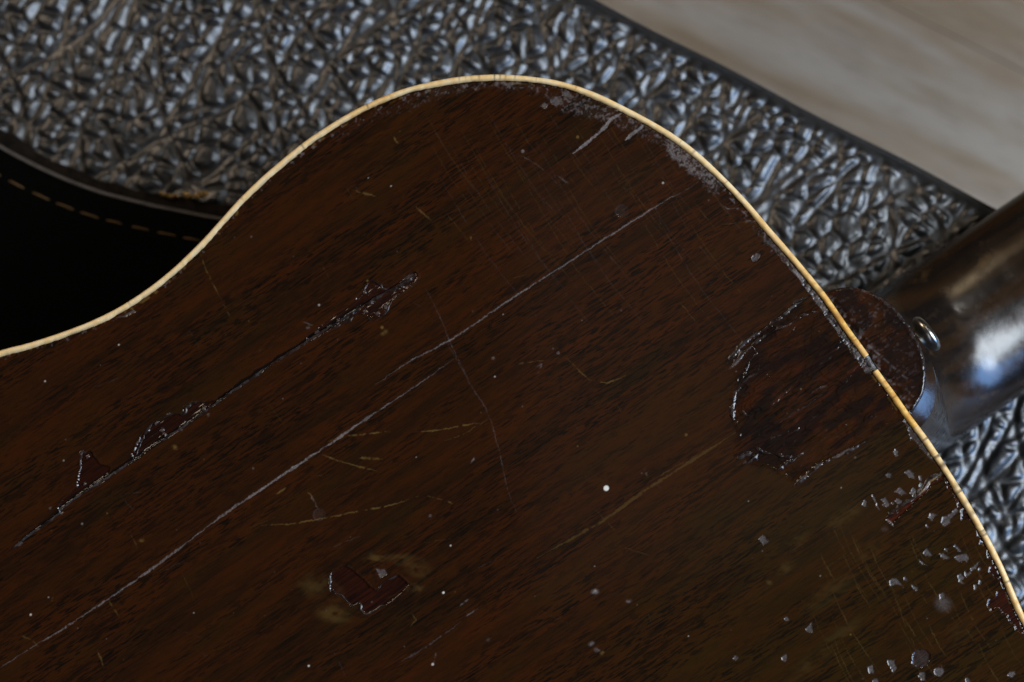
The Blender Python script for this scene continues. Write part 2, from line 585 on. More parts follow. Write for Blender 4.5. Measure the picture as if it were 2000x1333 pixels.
def stroke(pts, width, ch, amt=1.0, h=0.0, warp=0.6, broken=0.0, taper=True, name=None, rough=0.0, wvar=0.5, seed=3, spl=True):
    """a mark along a line: ch is the channel array painted"""
    pts = open_spline(pts, 14) if (spl and len(pts) > 2) else np.asarray(pts, float)
    w = window(pts[:, 0].min(), pts[:, 1].min(), pts[:, 0].max(), pts[:, 1].max())
    x = PX[w] + (WX[w] - PX[w]) * warp; y = PY[w] + (WY[w] - PY[w]) * warp
    d, al, sd, L = seg_dist(x, y, pts)
    hw = width * 0.5 * (1 - wvar + 2 * wvar * vn(al / 16.0, al * 0 + seed, seed))
    if taper: hw = hw * np.clip(np.minimum(al, L - al) / (0.18 * L + 1), 0.25, 1)
    m = np.clip((hw + 0.75 - d) / 1.5, 0, 1) * np.clip(hw + 0.35, 0, 1)
    if broken:
        m = m * sstep(broken - 0.12, broken + 0.12, fbm(al / 9.0, d * 0 + seed * 3.1, seed + 9))
    if ch is not None:
        ch[w] = np.maximum(ch[w], m * amt * ((.35 + 1.2 * GRIT2[w]) if ch is GREY else 1.0))
    H[w] += h * m
    RO[w] = np.maximum(RO[w], m * rough)
    if name:
        k = new_part(name)
        ID[w] = np.where(m > 0.45, k, ID[w])


def step_ridge(pts, rise, width=7, seed=2):
    """lacquer lifted along one side of a break"""
    pts = open_spline(pts, 14)
    w = window(pts[:, 0].min(), pts[:, 1].min(), pts[:, 0].max(), pts[:, 1].max(), 24)
    x = PX[w] + (WX[w] - PX[w]) * .12; y = PY[w] + (WY[w] - PY[w]) * .12
    d, al, sd, L = seg_dist(x, y, pts)
    f = sstep(0, 2.0, d) * np.exp(-(d / width) ** 2) * np.clip(np.minimum(al, L - al) / 12, 0, 1)
    H[w] += rise * f * np.where(sd > 0, 1.0, -0.55) * (0.55 + 0.9 * vn(al / 7, al * 0, seed))


def smudge(cx, cy, rx, ry, ch, amt, rot=0.0, seed=1, th=0.35):
    w = window(cx - max(rx, ry), cy - max(rx, ry), cx + max(rx, ry), cy + max(rx, ry), 10)
    x, y = PX[w] - cx, PY[w] - cy
    u = (x * math.cos(rot) + y * math.sin(rot)) / rx; v = (-x * math.sin(rot) + y * math.cos(rot)) / ry
    f = sstep(1.0, 0.1, np.hypot(u, v)) * sstep(th - .2, th + .3, fbm(PX[w] / (0.35 * rx + 3), PY[w] / (0.35 * ry + 3), seed, 4))
    ch[w] = np.maximum(ch[w], f * amt)


def dot(cx, cy, r, ch, amt=1.0, h=0.05):
    w = window(cx - r, cy - r, cx + r, cy + r, 6)
    m = np.clip((r + 0.8 - np.hypot(PX[w] - cx, PY[w] - cy)) / 1.6, 0, 1) * min(1, r / 1.2)
    ch[w] = np.maximum(ch[w], m * amt)
    H[w] += h * m


# general unevenness of the old lacquer
H += 0.10 * (fbm(PX / 150, PY / 150, 90, 3) - .5) + 0.012 * (FIB - .5)
# yellowed lacquer towards the lower right and in cloudy spots
f = sstep(1150, 1750, PX + 0.55 * (PY - 900)) * sstep(700, 1000, PY + 0.15 * (PX - 1500))
OLIVE[:] = np.clip(f * (0.25 + 0.9 * fbm(S_ / 120, T_ / 60, 77, 4)) + 0.28 * sstep(.56, .74, fbm(S_ / 190, T_ / 70, 78, 3)), 0, 1)
for cx, cy, rx, ry, am in ((1555, 1060, 40, 18, .16), (1650, 1010, 60, 24, .15), (1620, 1160, 90, 30, .12), (1700, 1080, 40, 26, .10),
                           (1640, 1240, 80, 20, .12), (1535, 1110, 30, 16, .16), (1580, 1300, 70, 26, .10), (1870, 1240, 60, 30, .06)):
    smudge(cx, cy, rx, ry, GOLD, am * .6, -GA, int(cx), .44)

# ---- torn wood where the heel was reset
TORN = [(1606, 588), (1560, 600), (1500, 640), (1452, 672), (1424, 708), (1440, 735), (1430, 775), (1432, 815), (1442, 845), (1436, 890),
        (1470, 905), (1515, 915), (1548, 940), (1600, 905), (1650, 878), (1720, 842), (1764, 818), (1740, 775), (1700, 722), (1660, 660)]
poly = np.array(TORN, float)
w = window(1410, 570, 1780, 960)
d = seg_dist(WX[w], WY[w], np.vstack([poly, poly[:1]]))[0]
sd = np.where(in_poly(WX[w], WY[w], poly), d, -d)
m = sstep(-7, 9.0, sd)
plate = fbm(S_[w] / 70, T_[w] / 34, 51, 3)
terr = np.floor(plate * 9) / 9 + 0.25 * sstep(.72, 1, (plate * 9) % 1) / 9
H[w] += m * (-0.20 + .75 * (terr - .5) + 0.20 * (FIB[w] - .5))
RO[w] = np.maximum(RO[w], m * 0.06)
DK[w] = np.maximum(DK[w], m * (.18 + 0.52 * sstep(.42, .62, fbm(S_[w] / 60, T_[w] / 18, 52, 3))))
OLIVE[w] *= (1 - 0.6 * m)
RED[w] = np.maximum(RED[w], m * 0.30 * sstep(.52, .80, fbm(S_[w] / 30, T_[w] / 5, 53, 3)) * sstep(210, 60, np.hypot(PX[w] - 1560, PY[w] - 800)))
DK[w] = np.maximum(DK[w], .55 * np.exp(-((sd + 1) / 7.0) ** 2) * sstep(.35, .6, fbm(PX[w] / 40, PY[w] / 40, 58, 3)))
k = new_part('torn_wood'); ID[w] = np.where(m > 0.5, k, ID[w])
for pts, wd, am, hh in (
        ([(1578, 580), (1545, 602), (1520, 626), (1490, 646), (1455, 670), (1420, 712)], 4, .28, .20),
        ([(1500, 652), (1472, 674), (1448, 695), (1420, 728)], 4, .26, .18),
        ([(1598, 610), (1570, 616), (1545, 632), (1505, 652)], 3, .12, .16),
        ([(1466, 672), (1478, 690), (1462, 706), (1455, 730), (1440, 760)], 3, .14, .16),
        ([(1436, 770), (1431, 800), (1432, 820)], 4, .34, .20),
        ([(1448, 800), (1458, 812), (1472, 814)], 3, .20, .16),
        ([(1476, 873), (1492, 882), (1500, 884)], 3, .30, .20),
        ([(1516, 885), (1530, 890), (1552, 892)], 3, .34, .20),
        ([(1437, 897), (1452, 886), (1466, 884)], 6, .28, .16),
        ([(1452, 906), (1464, 898), (1478, 886)], 6, .34, .16),
        ([(1516, 918), (1532, 906), (1552, 896), (1570, 882)], 5, .28, .20),
        ([(1546, 952), (1562, 938), (1580, 926), (1606, 904), (1625, 896), (1660, 878), (1690, 862)], 5, .34, .26),
        ([(1572, 928), (1590, 912), (1606, 900)], 3, .40, .18),
        ([(1540, 848), (1556, 840), (1575, 826), (1600, 808)], 3, .16, .14),
        ([(1500, 860), (1516, 852), (1528, 850)], 4, .22, .12),
        ([(1585, 768), (1600, 758), (1614, 754)], 4, .22, .12),
        ([(1598, 714), (1612, 705), (1626, 696)], 3, .20, .10),
        ([(1632, 684), (1646, 676), (1656, 668)], 4, .18, .10),
        ([(1445, 755), (1462, 738), (1480, 728)], 3, .22, .12),
        ([(1448, 752), (1440, 764), (1425, 770)], 5, .20, .12),
        ([(1505, 840), (1545, 810), (1580, 790), (1615, 762)], 2, .10, .08),
        ([(1495, 800), (1530, 772), (1570, 730)], 2, .08, .06)):
    stroke(pts, wd, GREY, am * 1.2, hh, broken=0.40, rough=.3, seed=int(pts[0][0]))  # grey paints white highlights along the raised ridges

# ---- cracks with pale dust in them
stroke([(1365, 355), (1339, 372), (1294, 396), (1228, 437.5), (1162, 479), (1087, 528), (1031, 563), (979, 597), (900, 651), (855, 678), (800, 706), (733, 752)],
       2.3, GREY, .62, -.10, broken=.26, name='crack', rough=.7, seed=4)
stroke([(886, 702), (810, 756), (720, 815), (652, 862), (585, 907), (540, 936), (427, 1013), (315, 1098), (215, 1168), (130, 1224), (35, 1282), (-30, 1326)],
       2.8, GREY, .64, -.10, broken=.26, wvar=.75, name='crack', rough=.7, seed=5)
stroke([(640, 870), (585, 907), (540, 936), (470, 984)], 3.5, GREY, .8, .03, broken=.25, rough=.7, seed=6)
stroke([(1217, 219), (1192, 235), (1181, 250), (1165, 263), (1147, 279), (1120, 300)], 6.0, GREY, .85, -.12, name='crack', rough=.7, seed=7, wvar=.35)
stroke([(1260, 243), (1242, 256), (1222, 275)], 7.5, GREY, .80, -.12, name='crack', rough=.7, seed=8, wvar=.35)
# golden grain line below the heel
stroke([(1436, 845), (1420, 856), (1330, 914), (1250, 965), (1170, 1022), (1050, 1090)], 4.2, GOLD, .15, 0, broken=.24, seed=9)

# ---- the dark open crack at the left, with lifted lacquer and bare wood
BR = [(22, 1072), (62, 1038), (110, 1005), (118, 992), (160, 962), (212, 928), (260, 897), (310, 862), (365, 826), (418, 789), (450, 764), (520, 716), (600, 664),
      (660, 626), (720, 588), (760, 566), (812, 537)]
chip([(157, 885), (175, 881), (192, 905), (214, 914), (211, 924), (163, 960), (143, 975), (112, 998), (120, 980), (150, 950), (156, 920)], .30, .95, lip=.10, name='bare_wood_patch', red=.10, fibre=.07)
chip([(258, 890), (278, 850), (296, 830), (315, 819), (335, 809), (356, 809), (359, 798), (377, 787), (410, 785), (424, 778), (450, 760), (452, 764), (418, 791), (393, 805), (365, 828),
      (335, 850), (305, 866), (284, 882), (262, 898)], .34, .98, lip=.12, name='bare_wood_patch', red=.08, fibre=.2)
chip([(600, 660), (630, 635), (655, 614), (684, 594), (708, 570), (717, 556), (728, 548), (747, 558), (758, 564), (780, 548), (795, 536), (810, 531), (817, 539), (807, 552),
      (788, 567), (772, 579), (756, 594), (754, 605), (740, 618), (729, 621), (714, 614), (684, 614), (666, 627), (645, 642), (622, 656), (600, 668)],
     .26, .85, lip=.10, name='bare_wood_patch', red=.08, fibre=.3)
for q in ([(735, 560), (770, 566), (800, 540), (812, 537), (806, 548)], ):
    stroke(q, 5, GREY, .14, .12, broken=.45, rough=.4, seed=22)
stroke(BR, 9.0, DK, .92, -.10, name='crack', warp=.35, rough=.0, seed=11, wvar=.45)
for x, y, r in ((372, 824, 4), (400, 800, 5), (408, 812, 4), (352, 838, 4), (160, 884, 5), (165, 945, 4), (170, 895, 3), (316, 842, 4), (322, 852, 3),
                (712, 572, 4), (745, 556, 4), (752, 600, 5), (738, 612, 5), (712, 610, 5), (660, 626, 5), (640, 640, 4), (618, 652, 4), (600, 640, 5), (800, 545, 4), (786, 562, 4),
                (40, 1062, 6), (75, 1036, 4), (120, 1004, 4), (100, 992, 4), (290, 842, 4), (306, 826, 4), (330, 810, 4), (270, 868, 4)):
    blob(x, y, r, r * .6, -.6, depth=-.10, bare=.1, grey=.30, name=None, warp=1.4, fibre=.25, soft=1.0)

# ---- heart shaped flake
chip([(644, 1122), (660, 1110), (676, 1108), (692, 1118), (722, 1146), (736, 1156), (748, 1138), (776, 1123), (798, 1142), (780, 1162), (756, 1180), (718, 1200), (704, 1190), (703, 1178),
      (688, 1184), (668, 1166), (644, 1152)], .30, 1.0, lip=.10, name='lacquer_chip', red=.12, warp=.9, fibre=.06)
chip([(734, 1110), (752, 1112), (756, 1122), (744, 1129), (739, 1120)], .22, .6, grey=.4, name='lacquer_chip')
for cx, cy, rx, ry, am, ro_ in ((735, 1090, 26, 15, .36, 0), (815, 1108, 30, 20, .34, .4), (812, 1150, 20, 12, .34, 0), (628, 1150, 46, 28, .30, .4), (652, 1200, 40, 20, .36, .2), (605, 1140, 30, 18, .2, 0), (780, 1092, 40, 14, .20, 0)):
    smudge(cx, cy, rx * 1.25, ry * 1.3, GOLD, am * .55, ro_, int(cx), .42)
for q in ([(640, 1108), (665, 1098), (690, 1104)], [(700, 1120), (725, 1112), (735, 1140)], [(660, 1178), (690, 1200), (730, 1208)], [(765, 1182), (800, 1160), (806, 1140)]):
    stroke(q, 8, DK, .35, 0, seed=33, rough=0)

# ---- chips by the lower right edge
PK = dict(depth=.18, bare=.55, grey=.34, warp=.75, soft=1.3)
for p in ([(1746, 961), (1757, 953), (1764, 958), (1771, 966), (1757, 966)], [(1767, 924), (1776, 918), (1784, 925), (1787, 936), (1776, 933)],
          [(1776, 964), (1783, 951), (1790, 958), (1788, 970), (1783, 977), (1782, 967)], [(1684, 988), (1690, 976), (1694, 984), (1692, 989)],
          [(1720, 976), (1730, 971), (1738, 985), (1731, 993), (1723, 987), (1728, 982)], [(1814, 1011), (1818, 1002), (1831, 1006), (1822, 1017)],
          [(1840, 1020), (1842, 1009), (1850, 1010), (1869, 992), (1873, 997), (1856, 1015), (1855, 1023), (1845, 1028)],
          [(1804, 1080), (1812, 1070), (1821, 1085), (1809, 1086)], [(1835, 1083), (1842, 1080), (1855, 1090), (1842, 1092)],
          [(1862, 1068), (1867, 1064), (1879, 1076), (1875, 1079)], [(1864, 1089), (1878, 1083), (1886, 1081), (1892, 1088), (1889, 1099), (1884, 1094), (1874, 1099)],
          [(1796, 1092), (1800, 1096), (1810, 1105), (1801, 1104)], [(1896, 1111), (1914, 1097), (1908, 1110), (1899, 1116)],
          [(1885, 1114), (1889, 1121), (1900, 1115), (1895, 1123), (1886, 1128)], [(1872, 1124), (1878, 1119), (1884, 1127), (1880, 1134), (1884, 1141), (1875, 1138)],
          [(1737, 1136), (1743, 1131), (1753, 1131), (1763, 1145), (1752, 1141), (1740, 1144)], [(1780, 1143), (1792, 1148), (1789, 1157)],
          [(1481, 1053), (1490, 1045), (1503, 1058), (1492, 1066)], [(1574, 1228), (1585, 1217), (1588, 1237), (1577, 1234)],
          [(1694, 1303), (1704, 1298), (1707, 1316), (1699, 1316)], [(1733, 1290), (1748, 1289), (1752, 1303), (1746, 1315)],
          [(1467, 504), (1478, 495), (1485, 497), (1480, 509), (1471, 512)]):
    chip(p, **PK)
for cx, cy, rx, ry, ro_ in ((1736, 929, 5.5, 3.6, 0), (1798, 935, 3, 6.5, -.3), (1801, 950, 5.5, 5.5, 0), (1755, 980, 6.5, 5.5, 0), (1743, 983, 2.5, 2.5, 0),
                            (1812, 1028, 2.6, 5, -.4), (1848, 1074, 3.2, 2.2, .6), (1769, 1131, 2.6, 5, -.4), (1905, 1146, 3.2, 5.2, .1), (1915, 1137, 2.6, 5, 0), (1536, 1210, 5, 4, .4),
                            (1533, 1286, 5.5, 6.5, 0), (1835, 1312, 9, 8.5, 0), (1802, 1321, 6.5, 9, 0), (1891, 1329, 5, 5, 0), (1711, 1331, 5, 5, 0), (1750, 884, 4.2, 7, -.4),
                            (1436, 1285, 6, 4, -.5), (1976, 1317, 7, 7, 0), (1880, 1000, 3, 4, 0), (1914, 1112, 2.5, 3, 0)):
    blob(cx, cy, rx, ry, ro_, **PK)
blob(1798, 1285, 18, 19, 0, depth=.26, bare=.9, grey=.10, fibre=.2, lip=.05)
stroke([(1704, 967), (1709, 976), (1712, 983), (1713, 988), (1718, 996)], 4.0, GREY, .4, -.2, name='lacquer_chip', wvar=.3)
smudge(1728, 1034, 11, 8, RED, .16, 0, 5, .2); smudge(1728, 1034, 11, 8, GREY, .12, 0, 5, .2)
smudge(1842, 1180, 24, 21, GREY, .30, .6, 41, .05)
blob(1840, 1164, 5, 7, .4, **PK)
# red split at the edge, one lip raised
LIPU = [(1731, 1016), (1757, 995), (1781, 980), (1799, 965), (1808, 953), (1816, 941), (1840, 929)]
chip(LIPU + [(1846, 932), (1838, 939), (1820, 947), (1810, 960), (1793, 977), (1772, 995), (1757, 1008), (1745, 1020), (1738, 1023)], .42, .9, name='bare_wood_patch', red=.55, warp=.5)
step_ridge([(x - 2, y - 3) for x, y in LIPU][::-1], .30, 7, 17)
stroke([(1790, 968), (1806, 955), (1816, 942), (1838, 930)], 2.6, GOLD, .8, .05, broken=.3, seed=18)
stroke([(1785, 972), (1802, 955), (1814, 938), (1838, 924)], 7, GREY, .34, .08, broken=.32, seed=19, rough=.6)
stroke([(1731, 1014), (1738, 1020), (1745, 1027)], 4, GREY, .7, .15, seed=20)
# ragged lacquer edge along the binding
EDG = [(1845, 931), (1849, 946), (1852, 955), (1862, 963), (1866, 971), (1871, 983), (1872, 992), (1880, 994), (1878, 1015), (1888, 1015), (1901, 1026), (1910, 1040), (1910, 1048), (1916, 1055), (1914, 1063),
       (1930, 1073), (1928, 1083), (1930, 1091), (1940, 1092), (1941, 1103), (1935, 1107), (1932, 1118), (1944, 1130), (1955, 1136), (1960, 1151), (1950, 1155), (1944, 1166), (1932, 1170),
       (1929, 1182), (1938, 1197), (1944, 1185), (1950, 1187), (1960, 1200), (1968, 1203), (1974, 1216), (1982, 1223), (1985, 1230), (1996, 1237), (2012, 1250), (2006, 1210), (1986, 1170), (1970, 1135), (1945, 1080),
       (1920, 1030), (1890, 975), (1862, 934)]
chip(EDG, .30, .95, name='bare_wood_patch', red=.22, warp=.45, fibre=.10)
chip([(1763, 824), (1772, 833), (1778, 850), (1781, 860), (1788, 862), (1795, 872), (1806, 884), (1812, 893), (1822, 900), (1836, 912), (1840, 922), (1848, 922), (1826, 890), (1800, 850), (1776, 815)],
     .26, .7, grey=.16, name='bare_wood_patch', warp=.6, lip=.05)
# filler and glue between wood and binding near the heel
m = sstep(0, 2.5, EDGE - 9.5)
wid = 20 + 6 * fbm(ARC / 22, ARC * 0, 61, 3)
on = sstep(0, 40, (PY - PX * 0.0) - 440) * sstep(735, 715, PY) * (PX > 1480) * (PX < 1740)
gm = np.where(on > 0, on * sstep(wid + 2, wid - 1.5, EDGE + 4 * (GRIT2 - .5)) * sstep(430, 560, PY), 0)
H += gm * (-0.22 + 0.55 * (GRIT2 - .5) + .25 * (GRIT - .5))
GREY[:] = np.maximum(GREY, gm * (.26 + .75 * sstep(.42, .66, GRIT2)))
DK[:] = np.maximum(DK, gm * .75 * sstep(.5, .3, GRIT2))
RO[:] = np.maximum(RO, gm * .35)
k = new_part('glue_line'); ID[:] = np.where(gm > .5, k, ID)
# dark seam line just inside the binding
sm_ = sstep(15.5, 13.0, EDGE) * (PX > 800)
DK[:] = np.maximum(DK, sm_ * .65)
H -= .10 * sm_
# dry grey rubbed wood round the upper shoulder
def rub(poly, amt, dens):
    poly = np.asarray(poly, float)
    w = window(poly[:, 0].min(), poly[:, 1].min(), poly[:, 0].max(), poly[:, 1].max(), 20)
    x = PX[w] + 3 * (WX[w] - PX[w]); y = PY[w] + 3 * (WY[w] - PY[w])
    d = seg_dist(x, y, np.vstack([poly, poly[:1]]))[0]
    sd = np.where(in_poly(x, y, poly), d, -d)
    mm = sstep(-4, 7, sd) * amt
    g = mm * sstep(1 - dens, 1.25 - dens, .55 * GRIT2[w] + .45 * GRIT[w])
    GREY[w] = np.maximum(GREY[w], g)
    RO[w] = np.maximum(RO[w], mm)
    H[w] += mm * .14 * (GRIT[w] - .5)
rub([(1292, 252), (1330, 278), (1385, 326), (1414, 358), (1400, 372), (1375, 358), (1330, 328), (1300, 296)], .62, .62)
rub([(1060, 178), (1140, 190), (1215, 222), (1292, 262), (1300, 292), (1250, 266), (1185, 240), (1100, 216), (1066, 200)], .42, .52)
rub([(815, 182), (850, 170), (920, 163), (1000, 158), (1080, 172), (1060, 184), (960, 172), (900, 178), (870, 190), (830, 194)], .42, .50)
rub([(1450, 410), (1500, 462), (1530, 510), (1510, 500), (1480, 462), (1445, 420)], .30, .48)
rub([(640, 262), (760, 202), (815, 186), (860, 196), (800, 216), (730, 238), (660, 280)], .22, .42)
rub([(1380, 350), (1420, 384), (1400, 388), (1370, 364)], .35, .5)
for p in ([(985, 163), (1000, 160), (1003, 166), (994, 172)], [(1074, 196), (1088, 188), (1098, 198), (1086, 207), (1076, 204)], [(1062, 200), (1072, 204), (1066, 214), (1056, 208)],
          [(1096, 178), (1112, 180), (1120, 190), (1100, 186)], [(250, 612), (262, 604), (266, 608), (252, 616), (226, 622)]):
    chip(p, .14, .4, grey=.42, warp=.9)
k_ = np.where((EDGE < 22) & (EDGE > 12.5) & (PX > 560) & (PX < 1500), sstep(.60, .72, GRIT2), 0)
GREY[:] = np.maximum(GREY, k_ * .42); RO[:] = np.maximum(RO, k_ * .6)
k_ = np.where((EDGE < 20) & (EDGE > 12.5) & (PX < 560), sstep(.66, .76, GRIT2), 0)
GREY[:] = np.maximum(GREY, k_ * .30)
GOLD[:] = np.maximum(GOLD, np.where((EDGE < 18) & (EDGE > 12.5), .30 * sstep(.66, .78, fbm(PX / 15, PY / 15, 66)), 0))

# ---- scratches, dings and specks
for pts, wd, am in (([(390, 495), (402, 525), (412, 548), (428, 580)], 2.2, .45), ([(430, 582), (442, 605), (452, 622)], 1.5, .25),
                    ([(640, 864), (666, 853), (700, 850), (762, 843)], 2.4, .42), ([(810, 844), (860, 840), (935, 826)], 2.4, .40), ([(868, 862), (905, 848), (952, 820)], 2, .30),
                    ([(630, 889), (680, 906), (738, 921)], 2.4, .42), ([(700, 894), (748, 898)], 3, .42), ([(508, 1026), (580, 1022), (675, 1004), (750, 990), (823, 968)], 2.2, .42),
                    ([(836, 970), (860, 975), (884, 984)], 2.4, .42), ([(770, 268), (778, 282)], 2.2, .45), ([(690, 372), (735, 385)], 2.2, .35), ([(812, 404), (842, 430)], 2.4, .35),
                    ([(915, 452), (922, 470)], 3, .40), ([(1104, 698), (1125, 718), (1150, 742)], 1.8, .34), ([(1150, 742), (1185, 748), (1222, 734)], 2.6, .34), ([(1000, 712), (1050, 706), (1096, 698)], 1.4, .26),
                    ([(190, 1270), (205, 1310)], 3, .30), ([(212, 1172), (232, 1205)], 3, .22), ([(95, 1190), (106, 1160)], 2.6, .20), ([(30, 1240), (62, 1250), (80, 1268)], 3, .20),
                    ([(540, 965), (560, 952)], 3, .40), ([(805, 1200), (812, 1212), (800, 1225)], 3, .3), ([(1270, 940), (1400, 868)], 1.6, .20), ([(600, 960), (612, 975)], 2, .3)):
    stroke(pts, wd, GOLD, am * .8, -.02, broken=.42, seed=int(pts[0][0]) + 3, rough=.3)
for pts, wd, am in (([(830, 562), (850, 600), (868, 640), (880, 672), (905, 722), (916, 748)], 1.1, .34), ([(868, 660), (890, 700), (930, 770), (950, 800), (975, 880), (990, 950), (1008, 1000)], 1.0, .28),
                    ([(1412, 402), (1420, 408), (1440, 408), (1462, 405)], 2.2, .5), ([(898, 1184), (915, 1171)], 2.6, .55), ([(910, 1205), (932, 1190)], 2.4, .42), ([(846, 1300), (852, 1275)], 2.6, .42),
                    ([(780, 1295), (830, 1265), (900, 1215)], 2.4, .22), ([(605, 965), (622, 995)], 3, .25), ([(1258, 915), (1264, 930)], 3, .45), ([(920, 905), (926, 895)], 3, .5),
                    ([(590, 628), (605, 634), (612, 636)], 2.4, .4), ([(1010, 300), (1060, 330), (1100, 372)], 1.2, .25), ([(1088, 342), (1110, 360)], 2.4, .20), ([(1045, 718), (1058, 712), (1050, 730)], 2.2, .30)):
    stroke(pts, wd, GREY, am, -.02, broken=.36, seed=int(pts[0][0]) + 5, rough=.5)
rng = random.Random(7)
for q in range(44):                   # long parallel hairlines across the shoulder
    x0 = 820 + q * 12 + rng.uniform(-12, 12); y0 = rng.uniform(210, 400); L = rng.uniform(70, 330)
    stroke([(x0, y0), (x0 + L * .30, y0 + L * .50), (x0 + L * .63, y0 + L * .92)], .7, GREY if q % 2 else GOLD, rng.uniform(.09, .20), -.008, broken=rng.uniform(.26, .44), seed=q, rough=.2)
for q in range(30):
    x0 = rng.uniform(1560, 1960); y0 = rng.uniform(1010, 1270); L = rng.uniform(60, 240)
    stroke([(x0, y0), (x0 + L * .20, y0 + L * .45), (x0 + L * .48, y0 + L * .88)], .9, GOLD, rng.uniform(.10, .24), -.008, broken=rng.uniform(.24, .40), seed=q + 50, rough=.2)
for q in range(46):                   # stray hairlines everywhere
    x0 = rng.uniform(150, 1700); y0 = rng.uniform(300, 1300); L = rng.uniform(20, 90); a_ = rng.choice([1.05, .95, 1.2, -.5, -.15, .4]) + rng.uniform(-.15, .15)
    stroke([(x0, y0), (x0 + L * math.cos(a_), y0 + L * math.sin(a_))], .9, rng.choice([GOLD, GREY]), rng.uniform(.08, .22), -.01, broken=.38, seed=q + 90, rough=.2)
for x, y, r, ch, am in ((1184, 954, 5.2, WHITE, .85), (1162, 1156, 6.0, GREY, .9), (1162, 1154, 3, WHITE, .12), (1228, 1174, 4.5, GREY, .8), (866, 1158, 2.2, WHITE, .8), (880, 1066, 1.6, WHITE, .5), (232, 674, 1.5, WHITE, .6),
                        (88, 745, 1.4, WHITE, .6), (603, 1301, 2, WHITE, .6), (60, 1201, 2, WHITE, .6), (845, 1298, 2.5, WHITE, .5), (750, 650, 6, GOLD, .40), (746, 640, 3, GOLD, .4), (341, 874, 5, GOLD, .55), (277, 1056, 4, GOLD, .5),
                        (1155, 1258, 5, GREY, .7), (1166, 1270, 5, GREY, .6), (1176, 1276, 4, GOLD, .5), (955, 1250, 4, GREY, .4), (1021, 296, 3, GREY, .8), (1128, 268, 3, GOLD, .4), (963, 700, 3, GREY, .4), (1340, 850, 3, GOLD, .3),
                        (620, 655, 4, GREY, .4), (1090, 690, 3, GREY, .4), (840, 1008, 3, GREY, .3), (1502, 1138, 5, GOLD, .2)):
    if r >= 3.5 and ch is not WHITE:
        smudge(x, y, r * 1.9, r * 1.3, ch, am * .8, -.5 + (x % 3) * .4, int(x), .38)
    else:
        dot(x, y, r, ch, am)
for q in range(120):
    x = rng.uniform(0, 1950); y = rng.uniform(180, 1330)
    dot(x, y, rng.choice([.8, .9, 1.1, 1.4, 2.0]), rng.choice([WHITE, GREY, GREY, GOLD]), rng.uniform(.15, .5), .02)
# the faint round dent and shallow lens marks
for cx, cy, r in ((1214, 413, 12), (623, 1006, 11)):
    w = window(cx - r, cy - r, cx + r, cy + r)
    rr = np.hypot(PX[w] - cx, PY[w] - cy)
    H[w] -= .16 * sstep(r + 1, r - 3, rr)
    GREY[w] = np.maximum(GREY[w], .05 * sstep(r, r - 2, rr) + .09 * np.exp(-((rr - r) / 1.5) ** 2))

inside_fine = np.zeros(SH, bool); inside_fine[j0:j1, i0:i1] = True
Z0 = dome(PX, PY)
XX, YY = ray(PX, PY, Z0)
V = np.stack([XX, YY, Z0 + np.clip(H, -1.2, .7) * 1e-3], -1).reshape(-1, 3)
WEAR_GLINT = np.clip(np.stack([BARE, GREY, GOLD, WHITE], -1), 0, 1).reshape(-1, 4)
STAIN = np.clip(np.stack([OLIVE, RED, DK, RO], -1), 0, 1).reshape(-1, 4)
idx = np.arange(SH[0] * SH[1]).reshape(SH)
quads = np.stack([idx[1:, :-1], idx[1:, 1:], idx[:-1, 1:], idx[:-1, :-1]], -1)[cell]
c4 = np.stack([ID[1:, :-1], ID[1:, 1:], ID[:-1, 1:], ID[:-1, :-1]], -1)[cell]
lab = np.where((c4 == c4[:, :1]).all(1), c4[:, 0], 0)


def sub(name, q, parent):
    u, inv = np.unique(q, return_inverse=True)
    return mesh(name, V[u], quads=inv.reshape(-1, 4), mat=M_BACK, parent=parent, attrs={'wear_glint': WEAR_GLINT[u], 'stain': STAIN[u]})


guitar = tag(empty('guitar', (0, 0, 0)), 'dark brown acoustic guitar lying face down, its cracked back edged in cream', 'guitar')
back = sub('back_panel', quads[lab == 0], guitar)
tag(back, 'dark stained wooden back, cracked, scratched and chipped')
for k, nm in PARTS.items():
    q = quads[lab == k]
    if len(q): sub(nm, q, back)



